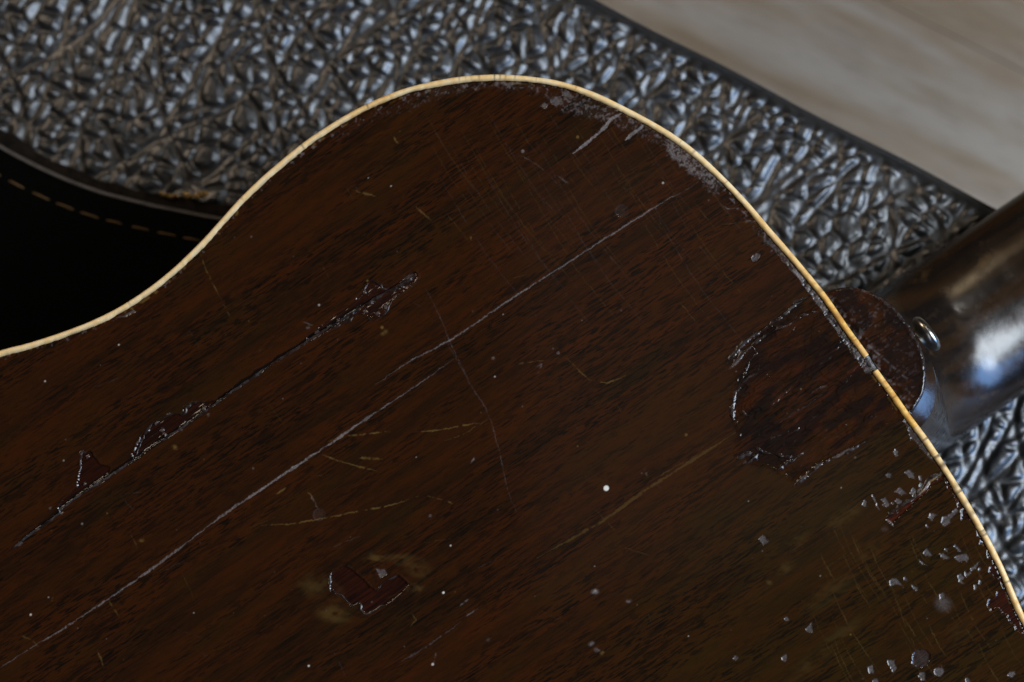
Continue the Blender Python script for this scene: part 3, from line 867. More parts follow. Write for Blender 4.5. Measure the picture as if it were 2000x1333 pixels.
def sliver(pts, side, width, rise, grey, seed, name='lifted_lacquer', parent=None, gap=1.0, wob=.7, floor_=.25):
    """a raised edge of lacquer running along a break: rises from the panel to a lip beside the line"""
    P = open_spline(pts, 1.6)
    t = np.gradient(P, axis=0); t /= np.linalg.norm(t, axis=1)[:, None]
    nr = np.stack([-t[:, 1], t[:, 0]], -1) * side
    L = np.concatenate([[0], np.cumsum(np.linalg.norm(np.diff(P, axis=0), axis=1))])
    P = P + nr * (2.6 * (fbm(L / 26, L * 0, seed + 4) - .5) + 1.2 * (vn(L / 6, L * 0, seed + 5) - .5))[:, None]
    env = np.clip(np.minimum(L, L[-1] - L) / 10, 0, 1) * (floor_ + (1 - floor_) * sstep(.30, .62, fbm(L / 22, L * 0, seed)))
    wd = width * (.45 + wob * vn(L / 7, L * 0, seed + 1)) * np.clip(env + .15, 0, 1)
    hz = rise * env * (.7 + .6 * vn(L / 11, L * 0, seed + 2))
    rows = []
    for fr, hf in ((0, .90), (.14, 1.0), (.45, .62), (.75, .22), (1.0, -.12)):
        q = P + nr * (gap + wd * fr)[:, None]
        z = dome(q[:, 0], q[:, 1])
        x, y = ray(q[:, 0], q[:, 1], z)
        rows.append(np.stack([x, y, z + (hz * hf - (.05 if hf < 0 else 0)) * 1e-3], -1))
    v = np.stack(rows, 1).reshape(-1, 3); n = len(P)
    g = np.arange(n * 5).reshape(n, 5)
    q = np.concatenate([np.stack([g[:-1, k], g[1:, k], g[1:, k + 1], g[:-1, k + 1]], -1).reshape(-1, 4) for k in range(4)])
    e1, e2 = v[q[0][1]] - v[q[0][0]], v[q[0][3]] - v[q[0][0]]
    if np.cross(v[q[n][1]] - v[q[n][0]], v[q[n][3]] - v[q[n][0]])[2] < 0: q = q[:, ::-1]
    wr = np.zeros((n, 5, 4)); sn = np.zeros((n, 5, 4))
    wr[:, :4, 1] = (grey * env * sstep(.3, .6, fbm(L / 9, L * 0, seed + 7)))[:, None]  # pale tint paints the lip's highlight into its colour
    sn[..., 2] = .55
    sn[..., 3] = .42
    return mesh(name, v, quads=q, mat=M_BACK, parent=parent or back, attrs={'wear_glint': wr.reshape(-1, 4), 'stain': sn.reshape(-1, 4)})


sliver(BR[:7], 1, 4.6, .26, .46, 11, floor_=.85)
sliver(BR[7:12], 1, 5.0, .26, .36, 12, floor_=.7)
sliver(BR[11:], 1, 6.5, .28, .16, 13)
sliver([(262, 893), (281, 846), (298, 826), (318, 816), (338, 805), (357, 806), (362, 795), (379, 784), (410, 782)], 1, 5, .20, .14, 14)
sliver([(640, 648), (668, 630), (690, 618)], 1, 7, .24, .10, 15)
sliver([(712, 616), (730, 623), (742, 618), (756, 605), (760, 594), (774, 580), (790, 568), (808, 553)], 1, 5, .22, .16, 16)
sliver([(706, 570), (716, 555), (728, 546), (748, 557)], 1, 5, .20, .14, 17)
sliver([(156, 922), (154, 905), (156, 884), (174, 879)], 1, 5, .18, .14, 18)
sliver([(643, 1153), (668, 1168), (688, 1186), (701, 1180), (703, 1192), (718, 1202), (757, 1182)], -1, 5, .18, .30, 19, floor_=.5)
sliver([(643, 1150), (643, 1122), (660, 1109)], 1, 4, .16, .22, 20)
sliver([(735, 1155), (749, 1137), (777, 1121)], 1, 4, .14, .20, 21)
sliver([(1731, 1015), (1757, 994), (1781, 979), (1799, 964), (1808, 952), (1816, 940), (1840, 928)], -1, 8, .36, .40, 22, floor_=.6)
for i_, pl in enumerate(([(1578, 580), (1545, 602), (1520, 626), (1490, 646), (1455, 670), (1420, 712)], [(1502, 652), (1472, 674), (1448, 695), (1420, 728)],
                         [(1598, 610), (1570, 616), (1545, 632), (1505, 652)], [(1546, 952), (1562, 938), (1580, 926), (1606, 904), (1625, 896), (1660, 878), (1690, 862)],
                         [(1436, 898), (1452, 887), (1478, 880)], [(1452, 908), (1464, 898), (1480, 886)], [(1514, 920), (1532, 906), (1552, 896), (1572, 882)],
                         [(1438, 762), (1431, 800), (1433, 822)], [(1474, 872), (1492, 882), (1506, 884)], [(1514, 885), (1530, 890), (1556, 892)])):
    sliver(pl, 1, 7, .34, .20, 30 + i_, name='splinter', floor_=.12)

# ------------------------------------------------------------------ binding, sides, top
def strip(name, i_from, i_to, inner, z_of, mat, parent, amber=None, step=2, depth=.0032, outer=0.0, proud=.00015):
    ii = np.arange(i_from, i_to, step) % len(OUT)
    n = len(ii)
    arcn = arc[ii]
    iw = inner + 3.0 * (fbm(arcn / 60, arcn * 0, 3) - .5) + 1.1 * (vn(arcn / 7, arcn * 0, 4) - .5)
    cols = []
    for fr, dz in ((outer, -depth), (outer, -.0003), (outer + 1.6, 0), (inner * .5, .0001), (None, -.00002), (None, -depth)):
        p = OUT[ii] + INW[ii] * (iw[:, None] if fr is None else fr)
        zz = dome(p[:, 0], p[:, 1])
        x, y = ray(p[:, 0], p[:, 1], zz)
        cols.append(np.stack([x, y, zz + proud + dz + (.00012 * (vn(arcn / 9, arcn * 0, 8) - .5) if dz > -.001 else 0)], -1))
    c = len(cols)
    v = np.stack(cols, 1).reshape(-1, 3)
    g = np.arange(n * c).reshape(n, c)
    q = np.concatenate([np.stack([g[:-1, k], g[1:, k], g[1:, (k + 1) % c], g[:-1, (k + 1) % c]], -1).reshape(-1, 4) for k in range(c)])
    q = np.concatenate([q, g[0:1, [0, 1, 4, 5]], g[0:1, [1, 2, 3, 4]], g[-1:, [5, 4, 1, 0]], g[-1:, [4, 3, 2, 1]]])
    p = OUT[ii]
    am = sstep(1380, 1640, p[:, 0]) * (.55 + .5 * fbm(arcn / 45, arcn * 0, 21)) * np.where(p[:, 1] > 830, .45, 1) * sstep(300, 560, p[:, 1])
    am = np.maximum(am, .45 * sstep(.55, .7, fbm(arcn / 60, arcn * 0, 22)) * sstep(600, 700, p[:, 0]))
    dl = sstep(.80, .92, vn(arcn / 4.0, arcn * 0, 23)) * sstep(.45, .6, fbm(arcn / 60, arcn * 0, 24)) * np.where(p[:, 1] > 830, .85, .42) * sstep(500, 800, p[:, 0])
    for py_, a_, wd in ((906, .9, 5), (948, .5, 5), (1000, .6, 6), (1135, .9, 2.0), (1038, .5, 4), (980, .5, 4)):
        dl = np.maximum(dl, a_ * np.exp(-((p[:, 1] - py_) / wd) ** 2) * (p[:, 0] > 1780))
    for px_, a_, wd in ((716, .9, 1.6), (588, .8, 1.6), (966, .9, 1.6), (977, .8, 1.6), (988, .6, 1.8), (1006, .6, 1.6), (1126, .5, 1.5), (1358, .5, 2), (1606, .5, 3), (1640, .4, 4), (470, .4, 1.5), (250, .5, 1.5)):
        dl = np.maximum(dl, a_ * np.exp(-((p[:, 0] - px_) / wd) ** 2) * (p[:, 1] < 690))
    tint = np.zeros((n, c, 4)); tint[:, :, 0] = am[:, None]; tint[:, :, 3] = 1
    tint[:, :, 1] = dl[:, None] * np.array([.6, .8, 1, .8, .9, .6])
    tint[:, 4:, 1] = np.maximum(tint[:, 4:, 1], (.25 + .6 * fbm(arcn / 25, arcn * 0, 29))[:, None])
    return mesh(name, v, quads=q, mat=mat, parent=parent, attrs={'tint': tint.reshape(-1, 4)})


i_gap1 = int(np.argmin(np.hypot(OUT[:, 0] - 1697, OUT[:, 1] - 693)))
i_gap2 = int(np.argmin(np.hypot(OUT[:, 0] - 1713, OUT[:, 1] - 719)))
if i_gap2 < i_gap1: i_gap2 += len(OUT)
dirn = 1 if OUT[(i_gap1 + 60) % len(OUT)][1] < OUT[i_gap1][1] else -1
nO = len(OUT)
i_end = int(np.argmax(out_st[:, 0]))
a1 = int(np.argmin(np.hypot(OUT[:, 0] - 1697, OUT[:, 1] - 693)))
a2 = int(np.argmin(np.hypot(OUT[:, 0] - 1714, OUT[:, 1] - 720.5)))
hi = a1 if a1 < nO // 2 else a1 - nO
lo_ = a2 if a2 > nO // 2 else a2 + nO
tag(strip('binding', hi, i_end, 12.0, None, M_BIND, guitar), 'cream binding along the curved upper edge of the back')
tag(strip('binding', i_end + 2, lo_, 12.4, None, M_BIND, guitar), 'scuffed amber binding along the lower shoulder of the back')

M_GLUE = mat_simple('old_glue', (0.030, 0.027, 0.024), 0.32, 0.6, 0, (0.13, 0.12, 0.11), 700, bump=.8)
tag(strip('glue_plug', lo_ - 3, hi + nO + 6, 12.5, None, M_GLUE, guitar, proud=-.00035), 'gap in the binding filled with grey glue')

# sides (ribs) and soundboard
ii = np.arange(0, nO, 12)
p = OUT[ii] + INW[ii] * 1.2
zt = dome(p[:, 0], p[:, 1])
X, Y = ray(p[:, 0], p[:, 1], zt)
ZF = 0.014
rows = [np.stack([X, Y, zt - .0010], -1), np.stack([X, Y, zt - .01], -1), np.stack([X, Y, zt * .5 + ZF * .5], -1), np.stack([X, Y, zt * 0 + ZF + .003], -1)]
n = len(ii); v = np.concatenate(rows)
q = np.concatenate([np.stack([k * n + np.arange(n), k * n + (np.arange(n) + 1) % n, (k + 1) * n + (np.arange(n) + 1) % n, (k + 1) * n + np.arange(n)], -1) for k in range(3)])
mesh('sides', v, quads=q, mat=M_SIDE, parent=guitar)
v = np.concatenate([np.stack([X, Y, zt * 0 + ZF], -1), np.stack([X, Y, zt * 0 + ZF + .003], -1)])
mesh('soundboard', v, faces=[list(range(n))[::-1], list(range(n, 2 * n))] + [[k, (k + 1) % n, n + (k + 1) % n, n + k] for k in range(n)], mat=M_TOP, parent=guitar, smooth=False)

# ------------------------------------------------------------------ neck, heel, cap, strap button
ox, oy = ray(O[0], O[1], ZB)
UU = np.array([math.cos(GA), math.sin(GA)])       # towards the headstock, world
VV = np.array([-math.sin(GA), math.cos(GA)])


def G(u, v, z):
    return (ox + UU[0] * u + VV[0] * v, oy + UU[1] * u + VV[1] * v, z)


HB = ZB - .004 - ZF                # heel height above the neck base plane
us = np.concatenate([np.linspace(0.0002, .016, 12), np.linspace(.0163, .06, 60), np.linspace(.064, .16, 20), np.linspace(.18, .40, 10)])
NPH = 48
verts = []
for u in us:
    wv = .0284 - .0078 * (u / .40)
    if u <= .0161:
        cw = .0222 * math.sqrt(max(0, 1 - (u / .0163) ** 2)); h = HB; q_, e_ = 2.4, 1.0
    else:
        cw = 0.0
        x_ = u - .0161; rc = .028
        if x_ < .0022:
            h = HB + (.0165 + rc * .95 - HB) * (x_ / .0022)
        else:
            h = .0150 + rc - math.sqrt(max(0.0, rc * rc - max(0.0, rc - (x_ - .0022) - .00005) ** 2))
        h = min(HB, h + .010 * math.exp(-(max(x_, 0) / .024) ** 1.5) * min(1, x_ / .0022))
        f = max(0.0, min(1.0, (h - .0165) / (HB - .0165)))
        q_ = 2.0 + .4 * f; e_ = .5 + .5 * f ** 1.2
    side = []
    for k in range(NPH // 2 + 1):
        zz = math.sin(math.pi / 2 * k / (NPH // 2))
        hw = cw + (wv - cw) * (max(0.0, 1 - zz ** q_)) ** e_
        side.append((hw, ZF + h * zz))
    ring = [G(u, hw, z) for hw, z in side] + [G(u, -hw, z) for hw, z in side[::-1][1:]]
    if cw > 0: ring = [G(u, hw, z) for hw, z in side] + [G(u, -hw, z) for hw, z in side[::-1]][1:]
    verts += ring
c = NPH + 1
g = np.arange(len(us) * c).reshape(len(us), c)
q = np.stack([g[:-1, :-1], g[:-1, 1:], g[1:, 1:], g[1:, :-1]], -1).reshape(-1, 4)
q = np.concatenate([q, np.stack([g[:-1, -1], g[:-1, 0], g[1:, 0], g[1:, -1]], -1)])
tag(mesh('neck', verts, quads=q, mat=M_NECK, parent=guitar), 'dark glossy neck running off to the right')
# fretboard under the neck
fv = []
for u, wv in ((-.12, .0300), (.40, .0212)):
    for sgn in (1, -1):
        for z in (ZF - .0065, ZF - .0004):
            fv.append(G(u, sgn * (wv + .0004), z))
mesh('fretboard', fv, faces=[(0, 1, 3, 2), (4, 6, 7, 5), (0, 4, 5, 1), (2, 3, 7, 6), (1, 5, 7, 3), (0, 2, 6, 4)], mat=M_EBONY, parent=guitar, smooth=False)

# heel cap: dense relief grid over the traced outline
CAP = open_spline([(1606, 574), (1622, 567), (1645, 561.5), (1677, 562.5), (1722, 581), (1760, 615), (1786, 652), (1803, 690), (1809, 727), (1806, 761), (1796, 784), (1781, 808)], 4)
inner_pts = [OUT[i % nO] for i in range(lo_, hi + nO, 1)] if lo_ < hi + nO else []
bi1 = int(np.argmin(np.hypot(OUT[:, 0] - 1606, OUT[:, 1] - 567))); bi2 = int(np.argmin(np.hypot(OUT[:, 0] - 1782, OUT[:, 1] - 815)))
along = np.arange(bi2, bi1 + nO) % nO if bi2 > bi1 else np.arange(bi2, bi1) % nO
cap_poly = np.vstack([CAP, OUT[along][::3] - INW[along][::3] * 1.0])
cgx = np.arange(1590, 1824, 1.7); cgy = np.arange(548, 830, 1.7)
CX, CY = np.meshgrid(cgx, cgy)
# snap: keep cells inside, pull outer nodes to the outline
cin = in_poly(CX, CY, cap_poly)
ccell = cin[:-1, :-1] | cin[1:, :-1] | cin[:-1, 1:] | cin[1:, 1:]
cused = np.zeros(CX.shape, bool)
cused[:-1, :-1] |= ccell; cused[1:, :-1] |= ccell; cused[:-1, 1:] |= ccell; cused[1:, 1:] |= ccell
dense = open_spline(np.vstack([cap_poly, cap_poly[:1]]), .6)
kc = kdtree.KDTree(len(dense))
for i, pp in enumerate(dense): kc.insert((pp[0], pp[1], 0), i)
kc.balance()
kcap = kdtree.KDTree(len(CAP))
for i, pp in enumerate(CAP): kcap.insert((pp[0], pp[1], 0), i)
kcap.balance()
ce = np.full(CX.shape, 99.0); outerd = np.full(CX.shape, 99.0)
for r, cc in np.argwhere(cused):
    co, _, d_ = kc.find((CX[r, cc], CY[r, cc], 0))
    if not cin[r, cc]:
        CX[r, cc], CY[r, cc] = co[0], co[1]; d_ = 0
    ce[r, cc] = d_
    outerd[r, cc] = kcap.find((CX[r, cc], CY[r, cc], 0))[2]
cs = (CX - O[0]) * AX[0] + (CY - O[1]) * AX[1]; ct = (CX - O[0]) * NX[0] + (CY - O[1]) * NX[1]
cf = fbm(cs / 20, ct / 3.0, 45, 3); cg2 = fbm(CX / 6, CY / 6, 46, 3); cg3 = fbm(CX / 26, CY / 26, 47, 3)
hh = .40 * (cf - .5) + .22 * (cg2 - .5) + .6 * (cg3 - .5)
rim = sstep(7, 0, outerd)
hh = hh * (1 - .3 * rim) + .25 * np.exp(-((outerd - 7) / 4) ** 2) * (.5 + cg2) - 1.8 * sstep(4.5, 0, outerd) ** 2
bd = ce < outerd - .5
glue = np.where(bd, sstep(16, 4, ce), 0)
hh += glue * (-.45 + .7 * (cg2 - .5))
d_, al_, _, L_ = seg_dist(CX + 3 * (cg2 - .5), CY + 3 * (cg2 - .5), np.array([(1688, 668), (1712, 688), (1740, 712), (1765, 735), (1792, 752)], float))
scr = np.clip((2.6 - d_) / 1.6, 0, 1) * sstep(.32, .5, vn(al_ / 6, al_ * 0, 3))
hh -= .2 * scr
zz = ZB - .0002 + hh * .42e-3
xx, yy = ray(CX, CY, ZB)
cv = np.stack([xx, yy, zz], -1).reshape(-1, 3)
wear_glint = np.zeros(CX.shape + (4,)); stn = np.zeros(CX.shape + (4,))
wear_glint[..., 1] = np.clip(.55 * scr + glue * .35 * sstep(.5, .7, cg2) + .20 * sstep(.62, .74, cg2) + .3 * np.exp(-((outerd - 2.5) / 1.3) ** 2) * sstep(.4, .6, cg3), 0, 1)
stn[..., 2] = np.clip(.62 * sstep(.35, .65, cg3) + glue * .5 * sstep(.5, .3, cg2), 0, 1)
stn[..., 1] = .05 * sstep(.5, .75, cf)
stn[..., 3] = .18
ci = np.arange(CX.size).reshape(CX.shape)
cq = np.stack([ci[1:, :-1], ci[1:, 1:], ci[:-1, 1:], ci[:-1, :-1]], -1)[ccell]
u_, inv = np.unique(cq, return_inverse=True)
cap = mesh('heel_cap', cv[u_], quads=inv.reshape(-1, 4), mat=M_BACK, parent=guitar, attrs={'wear_glint': wear_glint.reshape(-1, 4)[u_], 'stain': stn.reshape(-1, 4)[u_]})
tag(cap, 'rough, dark, half round heel cap set against the binding')
# cap's edge wall
n = len(dense)
dx, dy = ray(dense[:, 0], dense[:, 1], ZB)
wall = np.concatenate([np.stack([dx, dy, np.full(n, ZB - .0008)], -1), np.stack([dx, dy, np.full(n, ZB - .006)], -1)])
wq = np.stack([np.arange(n - 1), np.arange(1, n), n + np.arange(1, n), n + np.arange(n - 1)], -1)
mesh('heel_cap_edge', wall, quads=wq, mat=M_NECK, parent=cap)


def lathe(name, prof, u0, v0, z0, mat, parent, seg_=40):
    """prof: (distance along neck axis, radius)"""
    v = []
    for a_, r_ in prof:
        for k in range(seg_):
            t = 2 * math.pi * k / seg_
            v.append(G(u0 + a_, v0 + r_ * math.cos(t), z0 + r_ * math.sin(t)))
    g = np.arange(len(prof) * seg_).reshape(len(prof), seg_)
    g2 = np.roll(g, -1, 1)
    q = np.stack([g[:-1], g[1:], g2[1:], g2[:-1]], -1).reshape(-1, 4)
    return mesh(name, v, quads=q, mat=mat, parent=parent)


btn = lathe('strap_button', [(-.001, .0040), (.0035, .0034), (.0052, .0034), (.0060, .0048), (.0066, .0055), (.0073, .0059), (.0080, .0059), (.0087, .0054), (.0091, .0045), (.0092, .0001)],
            .0142, 0.0, ZB - .0245, M_NICKEL, guitar)
tag(btn, 'small metal strap button on the heel')

# ------------------------------------------------------------------ leather bench with embossed hide
E0 = np.array(ray(1170, 0, 0.0)); E1 = np.array(ray(1930, 395, 0.0))
ED = (E1 - E0) / np.linalg.norm(E1 - E0)           # along the edge
EN = np.array([ED[1], -ED[0]])                      # into the seat (lower left)
if EN @ (np.array([0, 0]) - E0) < 0: EN = -EN
bu = np.concatenate([np.arange(-.62, -.30, .012), np.arange(-.30, .30, .0008), np.arange(.30, .60, .012)])
bv = np.concatenate([[0.0, .0012, .0024, .0036, .005], np.arange(.006, .34, .0008), np.arange(.34, .62, .014)])
BU, BV = np.meshgrid(bu, bv)
WXm = (E0[0] + ED[0] * BU + EN[0] * BV) * 1000; WYm = (E0[1] + ED[1] * BU + EN[1] * BV) * 1000   # mm


def voro(x, y, seed, jit=.92):
    ix, iy = np.floor(x), np.floor(y)
    f1 = np.full(x.shape, 9.0); f2 = np.full(x.shape, 9.0); cid = np.zeros(x.shape)
    vx = np.zeros(x.shape); vy = np.zeros(x.shape)
    for dx_ in (-1, 0, 1):
        for dy_ in (-1, 0, 1):
            cx_, cy_ = ix + dx_, iy + dy_
            jx = cx_ + .5 + jit * (_hash(cx_, cy_, seed) - .5); jy = cy_ + .5 + jit * (_hash(cx_, cy_, seed + 5) - .5)
            d = np.hypot(x - jx, y - jy)
            near = d < f1
            f2 = np.where(near, f1, np.minimum(f2, d))
            f1 = np.where(near, d, f1)
            cid = np.where(near, _hash(cx_, cy_, seed + 9), cid)
            vx = np.where(near, x - jx, vx); vy = np.where(near, y - jy, vy)
    return f1, f2, cid, vx, vy


wx = WXm + 7.5 * (fbm(WXm / 15, WYm / 15, 101) - .5); wy = WYm + 7.5 * (fbm(WXm / 15, WYm / 15, 104) - .5)
ca, sa = math.cos(R(62)), math.sin(R(62))
xr, yr = wx * ca + wy * sa, -wx * sa + wy * ca
f1, f2, cid, vx_, vy_ = voro(xr / 7.7, yr / 6.5, 200)
gro = sstep(.03, .36, f2 - f1)
peb = gro * (1 - .9 * np.clip(f1, 0, .8) ** 2)
h = 1.15 * gro * (.7 + .5 * cid) + .85 * peb - .6
ang = np.arctan2(vy_, vx_)
h += .22 * gro * np.clip(f1 * 1.6, 0, 1) * np.sin(ang * (5 + np.floor(cid * 5)) + 20 * cid)       # radial puckers
g1, g2, gid, _, _ = voro(wx / 3.2, wy / 2.8, 230)
h += .26 * (sstep(.0, .36, g2 - g1) - .5) * (.4 + .9 * fbm(WXm / 14, WYm / 14, 205))
for ang_, sp_, dep, sd_ in ((60, 16.5, 1.0, 1), (27, 23.0, .9, 2), (97, 19.0, .8, 3), (74, 25, .9, 4), (42, 19, .65, 5), (118, 21, .6, 6)):
    c_, s_ = math.cos(R(ang_)), math.sin(R(ang_))
    lx = WXm * c_ + WYm * s_; ln = -WXm * s_ + WYm * c_
    ln = ln + 13 * (fbm(WXm / 60, WYm / 60, 300 + sd_, 2) - .5) + 4 * (fbm(WXm / 15, WYm / 15, 310 + sd_, 2) - .5)
    row = np.floor(ln / sp_)
    ln = (ln / sp_ - row - .5 + .5 * (_hash(row, row * 0, 320 + sd_) - .5)) * sp_
    on = sstep(.42, .58, vn(lx / 27 + row * 7.3, row * 3.1, 330 + sd_)) * (.7 + .5 * vn(lx / 9, row * 1.7, 340 + sd_))
    cre = np.exp(-(ln / np.where(ln > 0, 1.9, .75)) ** 2) * on
    h = h * (1 - .85 * np.exp(-(ln / 2.0) ** 2) * on) - 1.35 * dep * cre + .20 * np.exp(-((ln + 1.9) / .9) ** 2) * on
h += .10 * (fbm(WXm / .9, WYm / .9, 240, 2) - .5)
edge_f = sstep(.0012, .0045, BV)
h = h * edge_f + (1 - edge_f) * -.2
roll = -.0045 * np.clip(1 - BV / .006, 0, 1) ** 2
bz = h * .95e-3 + roll + .0010 * (fbm(WXm / 90, WYm / 90, 260) - .5)
bvtx = np.stack([WXm / 1000, WYm / 1000, bz - .0012], -1).reshape(-1, 3)
bi = np.arange(BU.size).reshape(BU.shape)
bq = np.stack([bi[:-1, :-1], bi[:-1, 1:], bi[1:, 1:], bi[1:, :-1]], -1).reshape(-1, 4)
e1 = bvtx[bq[0][1]] - bvtx[bq[0][0]]; e2 = bvtx[bq[0][3]] - bvtx[bq[0][0]]
if np.cross(e1, e2)[2] < 0: bq = bq[:, ::-1]
bench = tag(empty('bench', (0, 0, -.36)), 'long bench in deeply creased black leather under the guitar', 'bench')
bo = mesh('seat_cover', bvtx, quads=bq, mat=M_LEATHER, parent=bench)
bo.location = (0, 0, .36)


def prism(name, pts_uv, z0, z1, mat, parent, origin=None, bev=.002):
    """box with chamfered top over a quad given in bench coordinates"""
    P = [E0 + ED * u + EN * v for u, v in pts_uv]
    cen = sum(P) / len(P)
    ins_ = [p + (cen - p) / np.linalg.norm(cen - p) * bev * 1.4 for p in P]
    v = [(*p, z0) for p in P] + [(*p, z1 - bev) for p in P] + [(*p, z1) for p in ins_]
    n = len(P); f = [list(range(n))[::-1], list(range(2 * n, 3 * n))]
    for L in (0, 1):
        f += [[L * n + k, L * n + (k + 1) % n, (L + 1) * n + (k + 1) % n, (L + 1) * n + k] for k in range(n)]
    o = mesh(name, v, faces=f, mat=mat, parent=parent, smooth=False)
    me = o.data
    import bmesh
    bm = bmesh.new(); bm.from_mesh(me); bmesh.ops.recalc_face_normals(bm, faces=bm.faces); bm.to_mesh(me); bm.free()
    return o


o = prism('seat_base', [(-.62, .003), (.588, .003), (.588, .606), (-.62, .606)], -.34, -.011, M_WELT, bench); o.location = (0, 0, .36)
# rolled welt along the edge
wp = []
for k in range(17):
    a_ = math.pi * 2 * k / 16
    wp.append((.0015 * math.cos(a_), .0015 * math.sin(a_)))
nl = 200; wv_ = []
for i in range(nl):
    u = -.62 + 1.21 * i / (nl - 1)
    for a_, b_ in wp[:-1]:
        jig = .0004 * math.sin(i * 1.7) * 0
        pp = E0 + ED * u + EN * (.0006 + a_ + .0003 * math.sin(u * 90))
        wv_.append((pp[0], pp[1], -.0062 + b_ + jig))
g = np.arange(nl * 16).reshape(nl, 16); g2 = np.roll(g, -1, 1)
o = mesh('welt', wv_, quads=np.stack([g[:-1], g2[:-1], g2[1:], g[1:]], -1).reshape(-1, 4), mat=M_WELT, parent=bench)
o.location = (0, 0, .36)
# legs reach the floor
for u, v in ((-.55, .06), (.52, .06), (-.55, .55), (.52, .55)):
    o = prism('leg', [(u, v), (u + .05, v), (u + .05, v + .05), (u, v + .05)], -.36, -.34, M_WELT, bench); o.location = (0, 0, .36)

# ------------------------------------------------------------------ stitched strap lying under the guitar's waist
ZS = .0062
EDGEP = [(-330, 60), (-240, 130), (-150, 194), (-70, 246), (0, 285), (30, 302), (81, 328), (135, 352), (195, 374), (240, 386), (297, 400), (351, 411), (429, 426), (540, 441), (680, 450), (840, 446), (960, 436)]
ep = np.array([ray(x, y, ZS) for x, y in EDGEP])
ep = open_spline(ep, .0022)
td = np.gradient(ep, axis=0); td /= np.linalg.norm(td, axis=1)[:, None]
nd = np.stack([td[:, 1], -td[:, 0]], -1)                      # towards the lower left / below
if nd[len(nd) // 2][1] > 0: nd = -nd
elen = np.concatenate([[0], np.cumsum(np.linalg.norm(np.diff(ep, axis=0), axis=1))])
strap = tag(empty('strap', (float(ep[40][0]), float(ep[40][1]), 0)), 'curved black leather strap with tan stitching, lying under the guitar waist', 'strap')
SL = Vector(strap.location)


def ribbon(name, offs, mat, closed=True):
    n = len(ep); c = len(offs)
    v = np.stack([np.concatenate([ep + nd * a_, np.full((n, 1), z_)], 1) for a_, z_ in offs], 1).reshape(-1, 3) - np.array(SL)
    g = np.arange(n * c).reshape(n, c)
    ks = range(c) if closed else range(c - 1)
    q = np.concatenate([np.stack([g[:-1, k], g[1:, k], g[1:, (k + 1) % c], g[:-1, (k + 1) % c]], -1).reshape(-1, 4) for k in ks])
    return mesh(name, v, quads=q, mat=mat, parent=strap)


ribbon('strap_body', [(.0009, ZS - .0026), (.0009, ZS - .0004), (.0014, ZS), (.006, ZS + .0004), (.03, ZS + .0012), (.06, ZS + .0012), (.09, ZS + .0004), (.0955, ZS - .0004), (.0955, ZS - .0026)], M_STRAP)
ribbon('strap_edge', [(-.00035, ZS - .0024), (-.0004, ZS - .0005), (.0000, ZS + .0002), (.0006, ZS + .0003), (.00088, ZS), (.00088, ZS - .0024)], M_STRAPEDGE)
# wavy dark suede strip, added for the shaded gap past the edge
n = len(ep)
wob = .0052 + .0016 * (fbm(elen / .012, elen * 0, 401, 3) - .5) * 2 + .0008 * (vn(elen / .003, elen * 0, 402) - .5)
rows = [np.concatenate([ep - nd * wob[:, None], np.full((n, 1), .0002)], 1), np.concatenate([ep - nd * (wob[:, None] * .9), np.full((n, 1), .0020)], 1),
        np.concatenate([ep - nd * (wob[:, None] * .4), np.full((n, 1), .0027)], 1), np.concatenate([ep + nd * .092, np.full((n, 1), .0027)], 1), np.concatenate([ep + nd * .093, np.full((n, 1), .0002)], 1)]
v = np.stack(rows, 1).reshape(-1, 3) - np.array(SL)
g = np.arange(n * 5).reshape(n, 5)
mesh('strap_shade_strip', v, quads=np.concatenate([np.stack([g[:-1, k], g[1:, k], g[1:, k + 1], g[:-1, k + 1]], -1).reshape(-1, 4) for k in range(4)]), mat=M_SHADE_SUEDE, parent=strap)
# stitches
stl = .0094
s0 = .004; rs = random.Random(5)
while s0 < elen[-1] - .012:
    ss = np.linspace(s0, s0 + .0064 + .0010 * rs.random(), 5)
    cpt = np.stack([np.interp(ss, elen, ep[:, k] + nd[:, k] * stl) for k in (0, 1)], -1)
    tt = np.gradient(cpt, axis=0); tt /= np.linalg.norm(tt, axis=1)[:, None]
    nn = np.stack([-tt[:, 1], tt[:, 0]], -1)
    vv = []
    for k in range(5):
        lift = .0004 - .0009 * abs(k - 2) ** 2 / 4
        rr = .00040 if k in (1, 2, 3) else .00028
        for j in range(6):
            a_ = j * math.pi / 3
            pp = cpt[k] + nn[k] * rr * math.cos(a_)
            vv.append((pp[0] - SL.x, pp[1] - SL.y, ZS + .0007 + lift + rr * math.sin(a_)))
    g = np.arange(30).reshape(5, 6); g2 = np.roll(g, -1, 1)
    ff = [list(x) for x in np.stack([g[:-1], g2[:-1], g2[1:], g[1:]], -1).reshape(-1, 4)] + [list(g[0])[::-1], list(g[-1])]
    mesh('stitch', vv, faces=ff, mat=M_THREAD, parent=strap)
    s0 += .0092 + .0005 * rs.random()
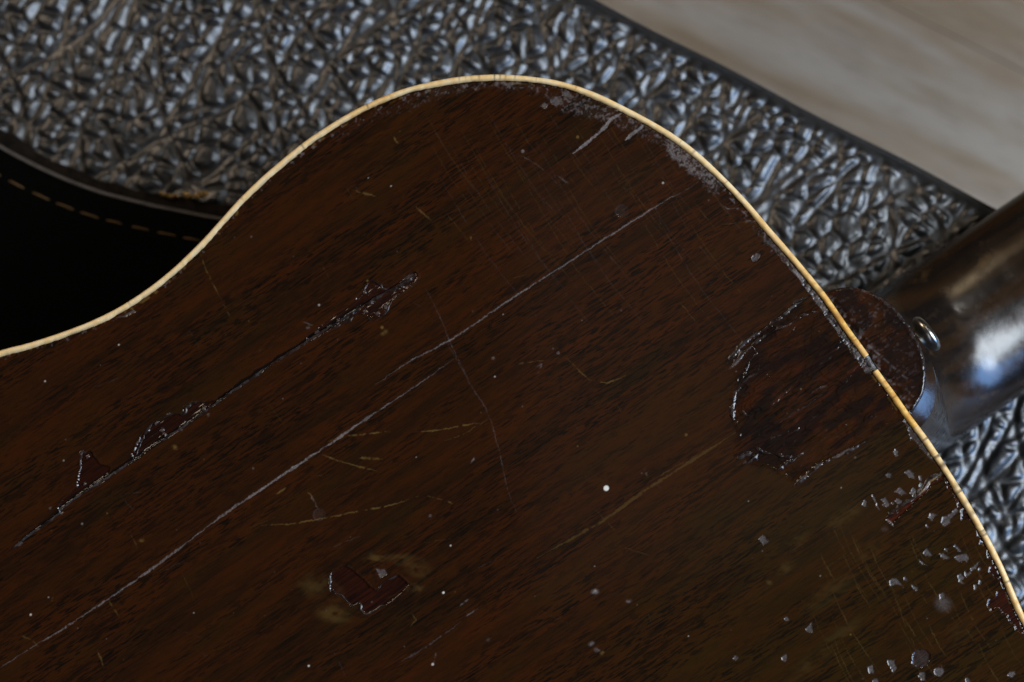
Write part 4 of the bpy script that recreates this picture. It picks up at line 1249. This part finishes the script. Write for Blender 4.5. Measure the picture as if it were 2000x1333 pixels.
# frayed yellow bits of raw hide poking out of the dark strip
rg = random.Random(3)
bits = []
bf = []
for px_, py_, r_ in ((398, 379, .0017), (366, 381, .0013), (383, 384, .0010), (318, 380, .0010), (330, 383, .0008), (345, 383, .0007)):
    cx, cy = ray(px_, py_, .004)
    b0 = len(bits)
    for k in range(7):
        a_ = k * 2 * math.pi / 7
        rr = 1.35 * r_ * rg.uniform(.5, 1.3)
        bits.append((cx + rr * math.cos(a_) - SL.x, cy + .7 * rr * math.sin(a_) - SL.y, .0024))
    for k in range(7):
        x, y, z = bits[b0 + k]
        bits.append((x * .5 + (cx - SL.x) * .5, y * .5 + (cy - SL.y) * .5, .0062 + rg.uniform(-.0008, .0008)))
    bf += [[b0 + k, b0 + (k + 1) % 7, b0 + 7 + (k + 1) % 7, b0 + 7 + k] for k in range(7)] + [[b0 + 7 + k for k in range(7)]]
fr = mesh('frayed_edge', bits, faces=bf, mat=M_FRAY, parent=strap)
tag(fr, 'frayed yellowish flecks at the strap edge', kind='stuff')

# ------------------------------------------------------------------ wooden floor
floor = mesh('floor', [(-2.5, -2.5, -.386), (2.5, -2.5, -.386), (2.5, 2.5, -.386), (-2.5, 2.5, -.386)], faces=[(0, 1, 2, 3)],
             mat=mat_simple('floor_underlay', (.02, .015, .01), .8), smooth=False)
tag(floor, kind='structure')
pc = np.array(ray(1745, 12, -.36))
v0 = (pc - E0) @ EN
PW = .128
for k in range(-8, 9):
    va = v0 - (k + 1) * PW
    for j, (ua, ub) in enumerate(((-1.5, -.55 + .17 * (k % 3)), (-.55 + .17 * (k % 3), .95 + .11 * (k % 4)), (.95 + .11 * (k % 4), 1.9))):
        if j != 1 and abs(k) > 4: continue
        mid = E0 + ED * (ua + ub) * .5 + EN * (va + PW * .5)
        o = prism('plank', [(ua + .0002, va + .0002), (ub - .0002, va + .0002), (ub - .0002, va + PW - .0002), (ua + .0002, va + PW - .0002)], -.385, -.36, M_FLOOR, floor, bev=.0005)
        o.location = (0, 0, 0)
